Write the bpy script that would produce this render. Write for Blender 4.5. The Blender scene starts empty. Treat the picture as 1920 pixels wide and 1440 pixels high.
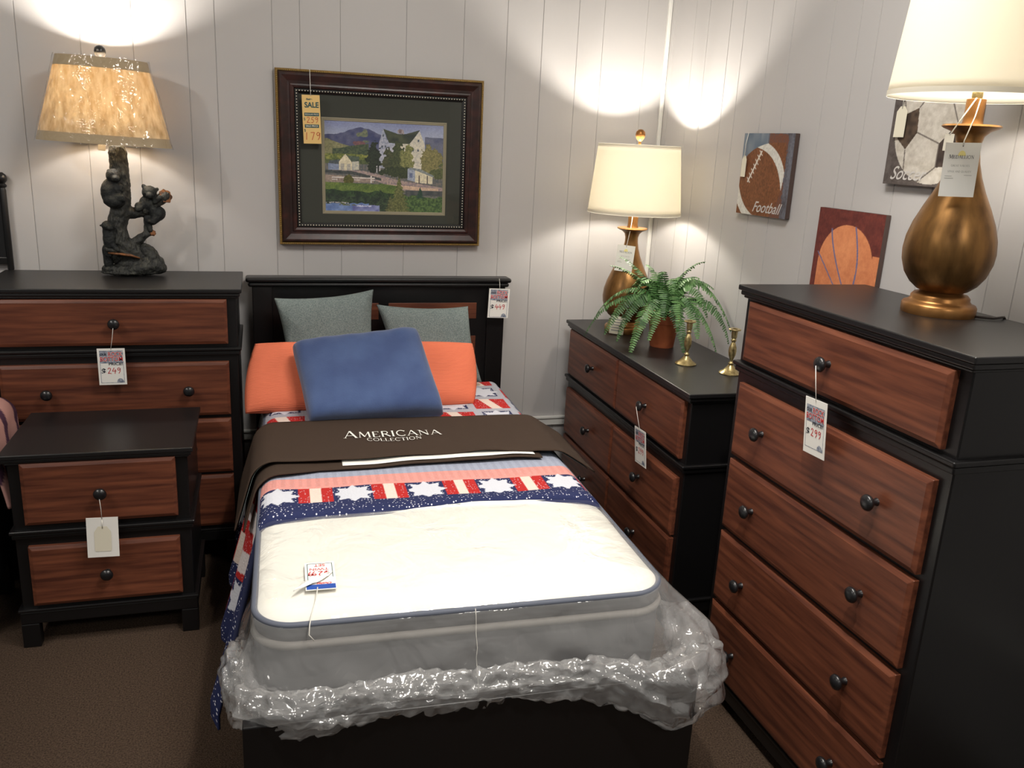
import bpy, bmesh, math, random
import numpy as np
from mathutils import Vector, Matrix, noise
random.seed(7)
sc = bpy.context.scene
COL = sc.collection
PI = math.pi

# ------------------------------------------------------------------ materials
def srgb(r, g, b):
    f = lambda c: (c/255)/12.92 if c/255 <= .04045 else (((c/255)+.055)/1.055)**2.4
    return (f(r), f(g), f(b), 1)
def mat(name, col=(.5,.5,.5,1), rough=.6, metal=0, spec=.5, bump=None, noise_col=None, coat=0, trans=0):
    m = bpy.data.materials.new(name); m.use_nodes = True
    nt = m.node_tree; b = nt.nodes['Principled BSDF']
    b.inputs['Base Color'].default_value = col; b.inputs['Roughness'].default_value = rough
    b.inputs['Metallic'].default_value = metal; b.inputs['Specular IOR Level'].default_value = spec
    b.inputs['Coat Weight'].default_value = coat
    tc = nt.nodes.new('ShaderNodeTexCoord')
    if noise_col:  # (scale vec, scale, col2, detail, lo, hi)
        sv, s, c2, det, lo, hi = noise_col
        mp = nt.nodes.new('ShaderNodeMapping'); mp.inputs['Scale'].default_value = sv
        n = nt.nodes.new('ShaderNodeTexNoise'); n.inputs['Scale'].default_value = s; n.inputs['Detail'].default_value = det
        cr = nt.nodes.new('ShaderNodeValToRGB')
        cr.color_ramp.elements[0].position = lo; cr.color_ramp.elements[0].color = col
        cr.color_ramp.elements[1].position = hi; cr.color_ramp.elements[1].color = c2
        nt.links.new(tc.outputs['Object'], mp.inputs['Vector']); nt.links.new(mp.outputs[0], n.inputs['Vector'])
        nt.links.new(n.outputs['Fac'], cr.inputs['Fac']); nt.links.new(cr.outputs['Color'], b.inputs['Base Color'])
    if bump:  # (scale vec, scale, strength, dist)
        sv, s, st, di = bump
        mp = nt.nodes.new('ShaderNodeMapping'); mp.inputs['Scale'].default_value = sv
        n = nt.nodes.new('ShaderNodeTexNoise'); n.inputs['Scale'].default_value = s; n.inputs['Detail'].default_value = 4
        bp = nt.nodes.new('ShaderNodeBump'); bp.inputs['Strength'].default_value = st; bp.inputs['Distance'].default_value = di
        nt.links.new(tc.outputs['Object'], mp.inputs['Vector']); nt.links.new(mp.outputs[0], n.inputs['Vector'])
        nt.links.new(n.outputs['Fac'], bp.inputs['Height']); nt.links.new(bp.outputs[0], b.inputs['Normal'])
    return m
def vcol_mat(name, rough=.7, spec=.3, bumpscale=None, bumpst=.3, dots=None):
    m = mat(name, rough=rough, spec=spec, bump=((1,1,1), bumpscale, bumpst, .002) if bumpscale else None)
    nt = m.node_tree; b = nt.nodes['Principled BSDF']
    a = nt.nodes.new('ShaderNodeAttribute'); a.attribute_name = 'Col'
    out = a.outputs['Color']
    if dots:
        tc = nt.nodes.new('ShaderNodeAttribute'); tc.attribute_name = 'flat'
        vo = nt.nodes.new('ShaderNodeTexVoronoi'); vo.inputs['Scale'].default_value = dots; vo.inputs['Randomness'].default_value = .6
        nt.links.new(tc.outputs['Vector'], vo.inputs['Vector'])
        lt = nt.nodes.new('ShaderNodeMath'); lt.operation = 'LESS_THAN'; lt.inputs[1].default_value = .24
        nt.links.new(vo.outputs['Distance'], lt.inputs[0])
        fa = nt.nodes.new('ShaderNodeMath'); fa.operation = 'MULTIPLY'
        nt.links.new(lt.outputs[0], fa.inputs[0]); nt.links.new(a.outputs['Alpha'], fa.inputs[1])
        mx = nt.nodes.new('ShaderNodeMix'); mx.data_type = 'RGBA'
        nt.links.new(fa.outputs[0], mx.inputs['Factor']); nt.links.new(out, mx.inputs[6])
        mx.inputs[7].default_value = srgb(215,215,225); out = mx.outputs[2]
        bp = nt.nodes.new('ShaderNodeBump'); bp.inputs['Strength'].default_value = .5; bp.inputs['Distance'].default_value = .003
        nt.links.new(vo.outputs['Distance'], bp.inputs['Height']); nt.links.new(bp.outputs[0], b.inputs['Normal'])
    nt.links.new(out, b.inputs['Base Color'])
    return m

M = {}
M['wall'] = mat('wall_paint', srgb(186,183,182), .45, bump=((1,1,.25),30,.12,.003))
M['trimw'] = mat('white_trim', srgb(226,225,220), .45)
M['ceiling'] = mat('ceiling_tile', srgb(210,208,200), .9)
M['carpet'] = mat('carpet', srgb(74,60,50), 1, spec=.1, noise_col=((1,1,1),220,srgb(118,98,82),5,.35,.7), bump=((1,1,1),400,1,.012))
M['black'] = mat('black_wood', srgb(18,17,18), .33, spec=.45, bump=((1,6,1),60,.05,.001))
M['blacktop'] = mat('black_wood_top', srgb(24,23,24), .36, spec=.5, bump=((1,1,1),260,.08,.0008))
M['cherry'] = mat('cherry_wood', srgb(74,39,29), .4, spec=.4, noise_col=((1.4,22,22),3.2,srgb(124,72,50),9,.30,.74), bump=((1.5,40,40),6,.06,.001))
M['knob'] = mat('knob_black', srgb(24,24,26), .3, spec=.6)
M['gold'] = mat('antique_gold', srgb(148,108,62), .36, metal=.8, noise_col=((1,1,.25),28,srgb(92,66,38),6,.42,.75))
M['goldlight'] = mat('bright_gold', srgb(166,118,68), .36, metal=.8, noise_col=((1,1,1),20,srgb(130,84,40),5,.4,.75))
M['brass'] = mat('brass', srgb(206,188,138), .28, metal=.85, noise_col=((1,1,1),70,srgb(150,130,84),4,.35,.7), bump=((1,1,1),180,.5,.001))
M['white'] = mat('white_card', srgb(238,236,230), .6)
M['cream'] = mat('cream_card', srgb(226,220,200), .6)
M['string'] = mat('white_string', srgb(225,222,214), .8)
M['red'] = mat('red_ink', srgb(196,36,44), .6)
M['ink'] = mat('dark_ink', srgb(30,34,50), .6)
M['greyink'] = mat('grey_ink', srgb(140,140,135), .6)
M['taggrey'] = mat('tag_grey', srgb(160,166,178), .6, noise_col=((1,1,1),120,srgb(96,104,124),3,.45,.65))
M['bronze'] = mat('dark_bronze', srgb(30,32,33), .68, spec=.3, noise_col=((1,1,1),40,srgb(60,62,58),5,.45,.75), bump=((1,1,1),120,.8,.004))
M['bark'] = mat('dark_bark', srgb(34,35,33), .6, spec=.5, noise_col=((1,1,1),60,srgb(72,72,64),6,.45,.8), bump=((1,1,.4),110,1,.008))
M['cutwood'] = mat('cut_wood', srgb(140,88,48), .5, noise_col=((1,1,1),70,srgb(70,44,26),4,.4,.65))
M['pot'] = mat('terracotta', srgb(176,96,56), .8, noise_col=((1,1,1),18,srgb(150,76,44),4,.4,.7))
M['soil'] = mat('soil', srgb(40,30,22), .9, bump=((1,1,1),90,1,.01))
M['fern'] = mat('fern_green', srgb(58,98,48), .5, noise_col=((1,1,1),26,srgb(118,162,98),3,.35,.7))
M['fern2'] = mat('fern_dark_green', srgb(42,74,36), .5, noise_col=((1,1,1),26,srgb(84,126,70),3,.35,.7))
M['stem'] = mat('fern_stem', srgb(84,100,48), .5)
M['coral'] = mat('coral_cord', srgb(232,124,92), .85, spec=.2)
M['bluep'] = mat('blue_plush', srgb(62,78,118), .95, spec=.15, noise_col=((1,1,1),9,srgb(74,92,132),4,.35,.7), bump=((1,1,1),240,.35,.002))
M['bluep'].node_tree.nodes['Principled BSDF'].inputs['Sheen Weight'].default_value = .4
M['sage'] = mat('sage_chenille', srgb(102,114,114), .95, spec=.15, noise_col=((1,1,1),260,srgb(134,144,142),3,.35,.65), bump=((1,1,1),300,.6,.003))
M['brown'] = mat('brown_felt', srgb(62,50,42), .9, spec=.15, bump=((1,1,1),200,.15,.001))
M['mattop'] = mat('mattress_ticking', srgb(240,238,228), .75, spec=.25)
M['matside'] = mat('mattress_side', srgb(96,95,97), .8, spec=.2)
M['mattape'] = mat('mattress_tape', srgb(86,91,104), .7)
M['lighttape'] = mat('light_tape', srgb(138,134,128), .7)
M['boxspring'] = mat('boxspring_cloth', srgb(92,84,78), .85)
M['frame'] = mat('mahogany', srgb(38,22,20), .34, spec=.45, noise_col=((1,1,1),26,srgb(66,34,29),6,.4,.75))
M['framegold'] = mat('frame_gold', srgb(150,122,70), .4, metal=.7)
M['beadmat'] = mat('bead_black', srgb(16,15,15), .4)
M['beads'] = mat('bead_silver', srgb(222,216,198), .35)
M['matboard'] = mat('green_mat', srgb(56,58,50), .8)
M['matedge'] = mat('mat_edge', srgb(150,142,118), .6)
M['tagyellow'] = mat('yellow_tag', srgb(226,190,120), .6)
M['teal'] = mat('teal_ink', srgb(38,78,80), .6)
M['orangeink'] = mat('orange_ink', srgb(190,80,50), .6)
M['paint'] = vcol_mat('print_ink', .6, .3)
M['canvaspaint'] = vcol_mat('canvas_paint', .7, .3, 160, .3)
M['quilt'] = vcol_mat('quilt_cotton', .9, .15, dots=115)
M['pinkstripe'] = vcol_mat('striped_cloth', .9, .15)
M['bluelabel'] = mat('blue_label', srgb(36,76,160), .5)
M['cord'] = mat('lamp_cord', srgb(34,22,16), .5)
M['metalw'] = mat('white_enamel', srgb(220,220,218), .4)
M['darkvoid'] = mat('dark_cloth', srgb(20,22,30), .8)

def coral_ribs():
    nt = M['coral'].node_tree; b = nt.nodes['Principled BSDF']
    a = nt.nodes.new('ShaderNodeAttribute'); a.attribute_name = 'flat'
    w = nt.nodes.new('ShaderNodeTexWave'); w.bands_direction = 'Y'; w.inputs['Scale'].default_value = 62; w.inputs['Distortion'].default_value = .6
    bp = nt.nodes.new('ShaderNodeBump'); bp.inputs['Strength'].default_value = .4; bp.inputs['Distance'].default_value = .002
    nt.links.new(a.outputs['Vector'], w.inputs['Vector']); nt.links.new(w.outputs['Fac'], bp.inputs['Height']); nt.links.new(bp.outputs[0], b.inputs['Normal'])
coral_ribs()
def quilt_bump(m, sc_, st, di):
    nt = m.node_tree; b = nt.nodes['Principled BSDF']
    tc = nt.nodes.new('ShaderNodeTexCoord')
    n0 = nt.nodes.new('ShaderNodeTexNoise'); n0.inputs['Scale'].default_value = sc_; n0.inputs['Detail'].default_value = 0
    s = nt.nodes.new('ShaderNodeMath'); s.operation = 'MULTIPLY'; s.inputs[1].default_value = 40
    c = nt.nodes.new('ShaderNodeMath'); c.operation = 'SINE'
    a = nt.nodes.new('ShaderNodeMath'); a.operation = 'ABSOLUTE'
    bp = nt.nodes.new('ShaderNodeBump'); bp.inputs['Strength'].default_value = st; bp.inputs['Distance'].default_value = di
    nt.links.new(tc.outputs['Object'], n0.inputs['Vector']); nt.links.new(n0.outputs['Fac'], s.inputs[0]); nt.links.new(s.outputs[0], c.inputs[0])
    nt.links.new(c.outputs[0], a.inputs[0]); nt.links.new(a.outputs[0], bp.inputs['Height']); nt.links.new(bp.outputs[0], b.inputs['Normal'])
quilt_bump(M['mattop'], 3.2, .16, .006); quilt_bump(M['matside'], 2.6, .3, .004); quilt_bump(M['boxspring'], 6, .7, .004)

def film(name, white=.2, col=(.9,.9,.9,1), rough=.08, bs=30, bst=.6, bd=.01, gl=.25):
    m = bpy.data.materials.new(name); m.use_nodes = True; nt = m.node_tree
    for n in list(nt.nodes): nt.nodes.remove(n)
    out = nt.nodes.new('ShaderNodeOutputMaterial')
    tr = nt.nodes.new('ShaderNodeBsdfTransparent'); df = nt.nodes.new('ShaderNodeBsdfDiffuse'); tl = nt.nodes.new('ShaderNodeBsdfTranslucent'); gs = nt.nodes.new('ShaderNodeBsdfGlossy')
    gs.inputs['Roughness'].default_value = rough; df.inputs['Color'].default_value = col; tl.inputs['Color'].default_value = col
    tc = nt.nodes.new('ShaderNodeTexCoord'); no = nt.nodes.new('ShaderNodeTexNoise'); no.inputs['Scale'].default_value = bs; no.inputs['Detail'].default_value = 3
    no.inputs['Distortion'].default_value = .8
    bp = nt.nodes.new('ShaderNodeBump'); bp.inputs['Strength'].default_value = bst; bp.inputs['Distance'].default_value = bd
    nt.links.new(tc.outputs['Object'], no.inputs['Vector']); nt.links.new(no.outputs['Fac'], bp.inputs['Height'])
    for n in (df, gs): nt.links.new(bp.outputs[0], n.inputs['Normal'])
    m0 = nt.nodes.new('ShaderNodeMixShader'); m0.inputs[0].default_value = .4
    nt.links.new(df.outputs[0], m0.inputs[1]); nt.links.new(tl.outputs[0], m0.inputs[2])
    m1 = nt.nodes.new('ShaderNodeMixShader'); m1.inputs[0].default_value = white
    nt.links.new(tr.outputs[0], m1.inputs[1]); nt.links.new(m0.outputs[0], m1.inputs[2])
    lw = nt.nodes.new('ShaderNodeLayerWeight'); lw.inputs['Blend'].default_value = gl
    nt.links.new(bp.outputs[0], lw.inputs['Normal'])
    pw = nt.nodes.new('ShaderNodeMath'); pw.operation = 'POWER'; pw.inputs[1].default_value = 3.5; lw.inputs['Blend'].default_value = .5
    ma = nt.nodes.new('ShaderNodeMath'); ma.operation = 'MULTIPLY_ADD'; ma.inputs[1].default_value = .85; ma.inputs[2].default_value = gl
    nt.links.new(lw.outputs['Facing'], pw.inputs[0]); nt.links.new(pw.outputs[0], ma.inputs[0])
    m2 = nt.nodes.new('ShaderNodeMixShader'); nt.links.new(ma.outputs[0], m2.inputs[0])
    nt.links.new(m1.outputs[0], m2.inputs[1]); nt.links.new(gs.outputs[0], m2.inputs[2]); nt.links.new(m2.outputs[0], out.inputs['Surface'])
    return m
M['film'] = film('clear_poly_film', .22, bs=9, bst=.5, bd=.02, gl=.045)
M['filmhem'] = film('crumpled_poly_film', .27, bs=12, bst=.7, bd=.02, rough=.13, gl=.10)
M['cello'] = film('cellophane', .02, bs=14, bst=.7, bd=.02, rough=.06, gl=.05)
M['glass'] = film('picture_glass', 0.0, bs=1, bst=0, bd=0, rough=.01, gl=.04)

def shade_mat(name, col, tl=.5, nz=None):
    m = bpy.data.materials.new(name); m.use_nodes = True; nt = m.node_tree
    for n in list(nt.nodes): nt.nodes.remove(n)
    out = nt.nodes.new('ShaderNodeOutputMaterial')
    df = nt.nodes.new('ShaderNodeBsdfDiffuse'); t = nt.nodes.new('ShaderNodeBsdfTranslucent'); mx = nt.nodes.new('ShaderNodeMixShader')
    mx.inputs[0].default_value = tl; df.inputs['Color'].default_value = col; t.inputs['Color'].default_value = col
    if nz:
        tc = nt.nodes.new('ShaderNodeTexCoord'); mp = nt.nodes.new('ShaderNodeMapping'); mp.inputs['Scale'].default_value = (1,1,.35)
        n = nt.nodes.new('ShaderNodeTexNoise'); n.inputs['Scale'].default_value = 60; n.inputs['Detail'].default_value = 5
        cr = nt.nodes.new('ShaderNodeValToRGB'); cr.color_ramp.elements[0].position = .3; cr.color_ramp.elements[0].color = nz; cr.color_ramp.elements[1].position = .65; cr.color_ramp.elements[1].color = col
        nt.links.new(tc.outputs['Object'], mp.inputs[0]); nt.links.new(mp.outputs[0], n.inputs[0]); nt.links.new(n.outputs['Fac'], cr.inputs[0])
        for q in (df, t): nt.links.new(cr.outputs[0], q.inputs['Color'])
    nt.links.new(df.outputs[0], mx.inputs[1]); nt.links.new(t.outputs[0], mx.inputs[2]); nt.links.new(mx.outputs[0], out.inputs['Surface'])
    return m
M['shadew'] = shade_mat('white_linen_shade', (.82,.78,.68,1), .35)
M['shadep'] = shade_mat('parchment_shade', srgb(228,210,176), .32, srgb(196,170,128))
M['shadetrim'] = mat('shade_trim', srgb(176,156,124), .8)
def emis(name, col, s, thru=False):
    m = bpy.data.materials.new(name); m.use_nodes = True; nt = m.node_tree
    for n in list(nt.nodes): nt.nodes.remove(n)
    out = nt.nodes.new('ShaderNodeOutputMaterial'); e = nt.nodes.new('ShaderNodeEmission'); e.inputs[0].default_value = col; e.inputs[1].default_value = s
    if thru:
        t = nt.nodes.new('ShaderNodeBsdfTransparent'); a = nt.nodes.new('ShaderNodeAddShader')
        nt.links.new(e.outputs[0], a.inputs[0]); nt.links.new(t.outputs[0], a.inputs[1]); nt.links.new(a.outputs[0], out.inputs[0]); return m
    nt.links.new(e.outputs[0], out.inputs[0]); return m
M['bulb'] = emis('bulb_glow', (1,.9,.75,1), 12, True)
M['panel'] = emis('light_panel', (1,.97,.92,1), 5)

# ------------------------------------------------------------------ object helpers
def link(o, parent=None, kind=None):
    COL.objects.link(o)
    if parent is not None: o.parent = parent
    if kind: o['kind'] = kind
    return o
def mesh_obj(name, me, m, parent=None, smooth=False, kind=None):
    o = bpy.data.objects.new(name, me)
    if m is not None:
        me.materials.clear(); me.materials.append(M[m] if isinstance(m, str) else m)
    if smooth: me.shade_smooth()
    return link(o, parent, kind)
def pyd(name, vs, fs, m, parent=None, smooth=False, kind=None):
    me = bpy.data.meshes.new(name); me.from_pydata([tuple(v) for v in vs], [], fs); me.update()
    return mesh_obj(name, me, m, parent, smooth, kind)
def bobj(name, bm, m, parent=None, smooth=False, kind=None, bevel=0, seg=2):
    bmesh.ops.recalc_face_normals(bm, faces=bm.faces)
    me = bpy.data.meshes.new(name); bm.to_mesh(me); bm.free()
    o = mesh_obj(name, me, m, parent, smooth, kind)
    if bevel:
        md = o.modifiers.new('b', 'BEVEL'); md.width = bevel; md.segments = seg; md.limit_method = 'ANGLE'
    return o
def box(bm, x0, x1, y0, y1, z0, z1):
    vs = [bm.verts.new(p) for p in ((x0,y0,z0),(x1,y0,z0),(x1,y1,z0),(x0,y1,z0),(x0,y0,z1),(x1,y0,z1),(x1,y1,z1),(x0,y1,z1))]
    for f in ((3,2,1,0),(4,5,6,7),(0,1,5,4),(1,2,6,5),(2,3,7,6),(3,0,4,7)): bm.faces.new([vs[i] for i in f])
    return vs
def boxes(name, bl, m, parent=None, bevel=.002, seg=2, kind=None):
    bm = bmesh.new()
    for b in bl: box(bm, *b)
    return bobj(name, bm, m, parent, bevel=bevel, seg=seg, kind=kind)
def lathe(name, prof, m, parent=None, n=48, c=(0,0,0), sx=1, sy=1, tilt=None, closed=True, smooth=True, kind=None, axis='z'):
    vs = []; fs = []
    for r, z in prof:
        for i in range(n):
            a = 2*PI*i/n; vs.append(Vector((r*sx*math.cos(a), r*sy*math.sin(a), z)))
    for k in range(len(prof)-1):
        for i in range(n):
            j = (i+1) % n; fs.append((k*n+i, k*n+j, (k+1)*n+j, (k+1)*n+i))
    if closed:
        fs.append(tuple(range(n))[::-1]); fs.append(tuple((len(prof)-1)*n+i for i in range(n)))
    if axis == '-y': vs = [Vector((v.x, -v.z, v.y)) for v in vs]
    if tilt: vs = [tilt @ v for v in vs]
    vs = [v + Vector(c) for v in vs]
    o = pyd(name, vs, fs, m, parent, smooth, kind)
    bm = bmesh.new(); bm.from_mesh(o.data); bmesh.ops.recalc_face_normals(bm, faces=bm.faces); bm.to_mesh(o.data); bm.free()
    if smooth: smooth_by_angle(o.data, 50)
    return o
def smooth_by_angle(me, deg):
    me.shade_smooth()
    bm = bmesh.new(); bm.from_mesh(me)
    for e in bm.edges:
        if len(e.link_faces) == 2 and e.calc_face_angle() > math.radians(deg): e.smooth = False
    bm.to_mesh(me); bm.free()
def tube_geo(pts, rads, n=8):
    vs = []; fs = []
    pts = [Vector(p) for p in pts]
    if not isinstance(rads, (list, tuple)): rads = [rads]*len(pts)
    up = Vector((0,0,1)); prev = None
    for i, p in enumerate(pts):
        t = (pts[min(i+1, len(pts)-1)] - pts[max(i-1, 0)]).normalized()
        if prev is None:
            a = t.cross(up)
            if a.length < .05: a = t.cross(Vector((1,0,0)))
            a.normalize()
        else: a = (prev - t*prev.dot(t)).normalized()
        prev = a; b = t.cross(a)
        for k in range(n):
            th = 2*PI*k/n; vs.append(p + (a*math.cos(th) + b*math.sin(th))*rads[i])
    for i in range(len(pts)-1):
        for k in range(n):
            j = (k+1) % n; fs.append((i*n+k, i*n+j, (i+1)*n+j, (i+1)*n+k))
    fs.append(tuple(range(n))[::-1]); fs.append(tuple((len(pts)-1)*n+k for k in range(n)))
    return vs, fs
def tube(name, pts, rads, m, parent=None, n=8, kind=None):
    vs, fs = tube_geo(pts, rads, n); return pyd(name, vs, fs, m, parent, True, kind)
def empty(name, loc, label, cat, group=None, rz=0):
    o = bpy.data.objects.new(name, None); COL.objects.link(o); o.location = loc; o.rotation_euler = (0,0,rz); o.empty_display_size = .05
    o['label'] = label; o['category'] = cat
    if group: o['group'] = group
    return o
def tag(o, label, cat, group=None):
    o['label'] = label; o['category'] = cat
    if group: o['group'] = group
    return o
def copy_tree(o, parent=None):
    c = o.copy(); COL.objects.link(c)
    if parent is not None: c.parent = parent
    for ch in list(o.children): copy_tree(ch, c)
    return c

# ---- text & strokes: geometry lies in local XY plane facing +Z, origin at centre of the line
def text_geo(s, size, bold=0, shear=0, sx=1):
    cu = bpy.data.curves.new('t', 'FONT'); cu.body = s; cu.size = size; cu.align_x = 'CENTER'; cu.align_y = 'CENTER'; cu.offset = bold; cu.shear = shear
    o = bpy.data.objects.new('t', cu); COL.objects.link(o)
    dg = bpy.context.evaluated_depsgraph_get(); me = bpy.data.meshes.new_from_object(o.evaluated_get(dg))
    vs = [Vector((v.co.x*sx, v.co.y, 0)) for v in me.vertices]; fs = [tuple(p.vertices) for p in me.polygons]
    bpy.data.objects.remove(o); bpy.data.curves.remove(cu); bpy.data.meshes.remove(me)
    return vs, fs
def merge(parts):
    vs = []; fs = []
    for v, f in parts:
        o = len(vs); vs += list(v); fs += [tuple(i+o for i in q) for q in f]
    return vs, fs
def seg(a, b, w0, w1=None):
    w1 = w0 if w1 is None else w1
    a = Vector((a[0],a[1],0)); b = Vector((b[0],b[1],0)); d = (b-a)
    if d.length < 1e-9: return [], []
    n = Vector((-d.y, d.x, 0)).normalized()
    return [a+n*w0/2, a-n*w0/2, b-n*w1/2, b+n*w1/2], [(0,1,2,3)]
def poly_stroke(pts, w):
    return merge([seg(pts[i], pts[i+1], w) for i in range(len(pts)-1)])
def arc(cx, cy, rx, ry, a0, a1, n=14):
    return [(cx+rx*math.cos(math.radians(a0+(a1-a0)*i/n)), cy+ry*math.sin(math.radians(a0+(a1-a0)*i/n))) for i in range(n+1)]
T, t_ = .13, .05
def serif(x, y, w=.2): return seg((x-w/2, y), (x+w/2, y), .035)
SF = {  # serif letters in unit-height cells : (width, parts)
 'A': (.85, lambda: [seg((.08,0),(.42,1),t_), seg((.42,1),(.78,0),T), seg((.2,.33),(.66,.33),t_), serif(.08,0), serif(.78,0)]),
 'M': (1.0, lambda: [seg((.12,0),(.18,1),t_), seg((.18,1),(.5,.1),T), seg((.5,.1),(.84,1),t_), seg((.84,1),(.88,0),T), serif(.12,0), serif(.88,0)]),
 'E': (.65, lambda: [seg((.15,0),(.15,1),T), seg((.1,.98),(.56,.98),t_), seg((.15,.52),(.45,.52),t_), seg((.1,.02),(.6,.02),t_), seg((.56,1),(.56,.82),t_), seg((.6,0),(.6,.2),t_)]),
 'R': (.75, lambda: [seg((.15,0),(.15,1),T), poly_stroke([(.15,.98)]+arc(.35,.74,.22,.24,90,-90)+[(.15,.5)], .08), seg((.36,.5),(.72,0),T), serif(.15,0)]),
 'I': (.32, lambda: [seg((.16,0),(.16,1),T), serif(.16,0), serif(.16,1)]),
 'C': (.82, lambda: [poly_stroke(arc(.46,.5,.36,.5,42,318,22), .1), seg((.73,.8),(.75,.98),t_)]),
 'N': (.9, lambda: [seg((.16,0),(.16,1),t_), seg((.16,1),(.74,0),T), seg((.74,0),(.74,1),t_), serif(.16,0), serif(.74,1), serif(.12,1)]),
 'O': (.92, lambda: [poly_stroke(arc(.46,.5,.38,.5,0,360,26), .1)]),
 'L': (.62, lambda: [seg((.15,0),(.15,1),T), seg((.1,.02),(.56,.02),t_), seg((.56,0),(.56,.2),t_), serif(.15,1)]),
 'T': (.72, lambda: [seg((.36,0),(.36,1),T), seg((.04,.98),(.68,.98),t_), seg((.05,1),(.05,.8),t_), seg((.67,1),(.67,.8),t_), serif(.36,0)]),
 'D': (.88, lambda: [seg((.15,0),(.15,1),T), poly_stroke([(.15,.98)]+arc(.38,.5,.4,.48,90,-90,18)+[(.15,.02)], .09)]),
 'G': (.88, lambda: [poly_stroke(arc(.46,.5,.36,.5,42,345,22), .1), seg((.78,.42),(.78,.1),t_*1.6), seg((.6,.42),(.9,.42),t_)]),
 'V': (.85, lambda: [seg((.08,1),(.42,0),T), seg((.42,0),(.76,1),t_), serif(.08,1), serif(.76,1)]),
 'U': (.85, lambda: [poly_stroke([(.16,1)]+arc(.42,.36,.27,.36,180,360,12)+[(.69,1)], .08)]),
 'S': (.62, lambda: [poly_stroke(arc(.31,.74,.22,.24,40,250,12)+arc(.31,.25,.24,.25,80,-150,12), .09)]),
 'Y': (.8, lambda: [seg((.08,1),(.4,.5),T), seg((.4,.5),(.72,1),t_), seg((.4,.5),(.4,0),T)]),
 'Q': (.92, lambda: [poly_stroke(arc(.46,.5,.38,.5,0,360,26), .1), seg((.5,.15),(.86,-.12),.08)]),
 ' ': (.4, lambda: []),
}
def serif_text(s, h, big=None, curve=0, sx=1, gap=.06):
    """big: index set of letters drawn taller"""
    x = 0; out = []
    for i, ch in enumerate(s):
        w, f = SF[ch]; k = 1.25 if (big and i in big) else 1
        p = f()
        if p:
            v, fc = merge(p); out.append(([Vector((x + q.x*k, q.y*k - (.05 if k > 1 else 0), 0)) for q in v], fc))
        x += (w+gap)*k
    v, f = merge(out)
    tot = x
    return [Vector(((q.x - tot/2)*h*sx, (q.y-.5)*h - curve*((q.x-tot/2)/(tot/2))**2*h, 0)) for q in v], f
HD = {  # handwritten digits, unit height
 '$': [[(.5,.85),(.2,.8),(.15,.62),(.5,.5),(.52,.28),(.3,.14),(.08,.2)],[(.33,1),(.33,0)]],
 '1': [[(.25,.95),(.2,.05)]],
 '2': [[(.05,.75),(.2,.98),(.45,.9),(.4,.6),(.05,.08),(.3,.12),(.55,.05)]],
 '4': [[(.3,1),(.02,.42),(.6,.46)],[(.45,.75),(.38,0)]],
 '5': [[(.55,.95),(.2,.93),(.14,.55),(.4,.58),(.5,.3),(.3,.05),(.05,.12)]],
 '7': [[(.05,.92),(.52,.95),(.2,.02)]],
 '9': [[(.5,.85),(.25,.98),(.08,.75),(.22,.55),(.48,.72),(.5,.9),(.46,.4),(.25,.03)]],
 '0': [arc(.3,.5,.24,.45,90,450,12)],
}
def hand(s, h, w=.08):
    x = 0; out = []
    for ch in s:
        for st in HD[ch]:
            v, f = poly_stroke([(x+a, b) for a, b in st], w); out.append((v, f))
        x += .68
    v, f = merge(out)
    return [Vector(((q.x-x/2)*h, (q.y-.5)*h, 0)) for q in v], f
def put(geo, dx, dy, lift=.0006, sx=1, rot=0):
    v, f = geo; c, s = math.cos(rot), math.sin(rot)
    return [Vector((c*q.x*sx - s*q.y + dx, s*q.x*sx + c*q.y + dy, lift)) for q in v], f
def rect(x0, x1, y0, y1): return [Vector((x0,y0,0)), Vector((x1,y0,0)), Vector((x1,y1,0)), Vector((x0,y1,0))], [(0,1,2,3)]
def frame_from(origin, xdir, ydir):
    x = Vector(xdir).normalized(); y = Vector(ydir); y = (y - x*y.dot(x)).normalized(); z = x.cross(y)
    m = Matrix((x, y, z)).transposed().to_4x4(); m.translation = Vector(origin); return m
def decal(name, geo, m, parent, th=0):
    return pyd(name, geo[0], geo[1], m, parent)

# ------------------------------------------------------------------ camera
R = Matrix(((0.9566005089799182, 0.032222186111074504, -0.28961560203411824), (-0.2872500048966743, 0.2714570995705481, -0.9185850411255378), (0.04901939316456377, 0.9619110009844823, 0.26893182273358635)))
cd = bpy.data.cameras.new('camera'); cam = bpy.data.objects.new('camera', cd); COL.objects.link(cam)
mw = R.to_4x4(); mw.translation = (-0.08012605895371125, -3.476745355020816, 1.5499455276727168); cam.matrix_world = mw
cd.sensor_width = 36; cd.lens = 1597.871/1920*36; cd.clip_start = .02
sc.camera = cam

# ------------------------------------------------------------------ room
XR = 1.6246; ANG = .06; FX0, FY0 = -3.6, -5.6; CH = 2.75
def panel_wall(name, L, z0, z1, grooves, origin, yaw):
    """profile in local u (along wall), local -y faces the room"""
    pts = [(0, 0)]
    for g in sorted(grooves):
        pts += [(g-.0016, 0), (g-.0007, .0025), (g+.0007, .0025), (g+.0016, 0)]
    pts += [(L, 0), (L, .12), (0, .12)]
    n = len(pts); vs = [(x, y, z0) for x, y in pts] + [(x, y, z1) for x, y in pts]
    fs = [(i, (i+1) % n, n+(i+1) % n, n+i) for i in range(n)]
    o = pyd(name, vs, fs, 'wall', kind='structure'); o.location = origin; o.rotation_euler = (0, 0, yaw); return o
gb = [-1.62,-1.41,-1.21,-1.0,-.817,-.62,-.45,-.27,-.174,.0247,.1238,.2717,.5211,.747,.9219,1.0696,1.22,1.33,1.52]
panel_wall('wall_back', XR+.12+3.6, 0, CH, [g+3.6 for g in gb] + [.3,.5,.9,1.1,1.5,1.7], (FX0, 0, 0), 0)
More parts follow.
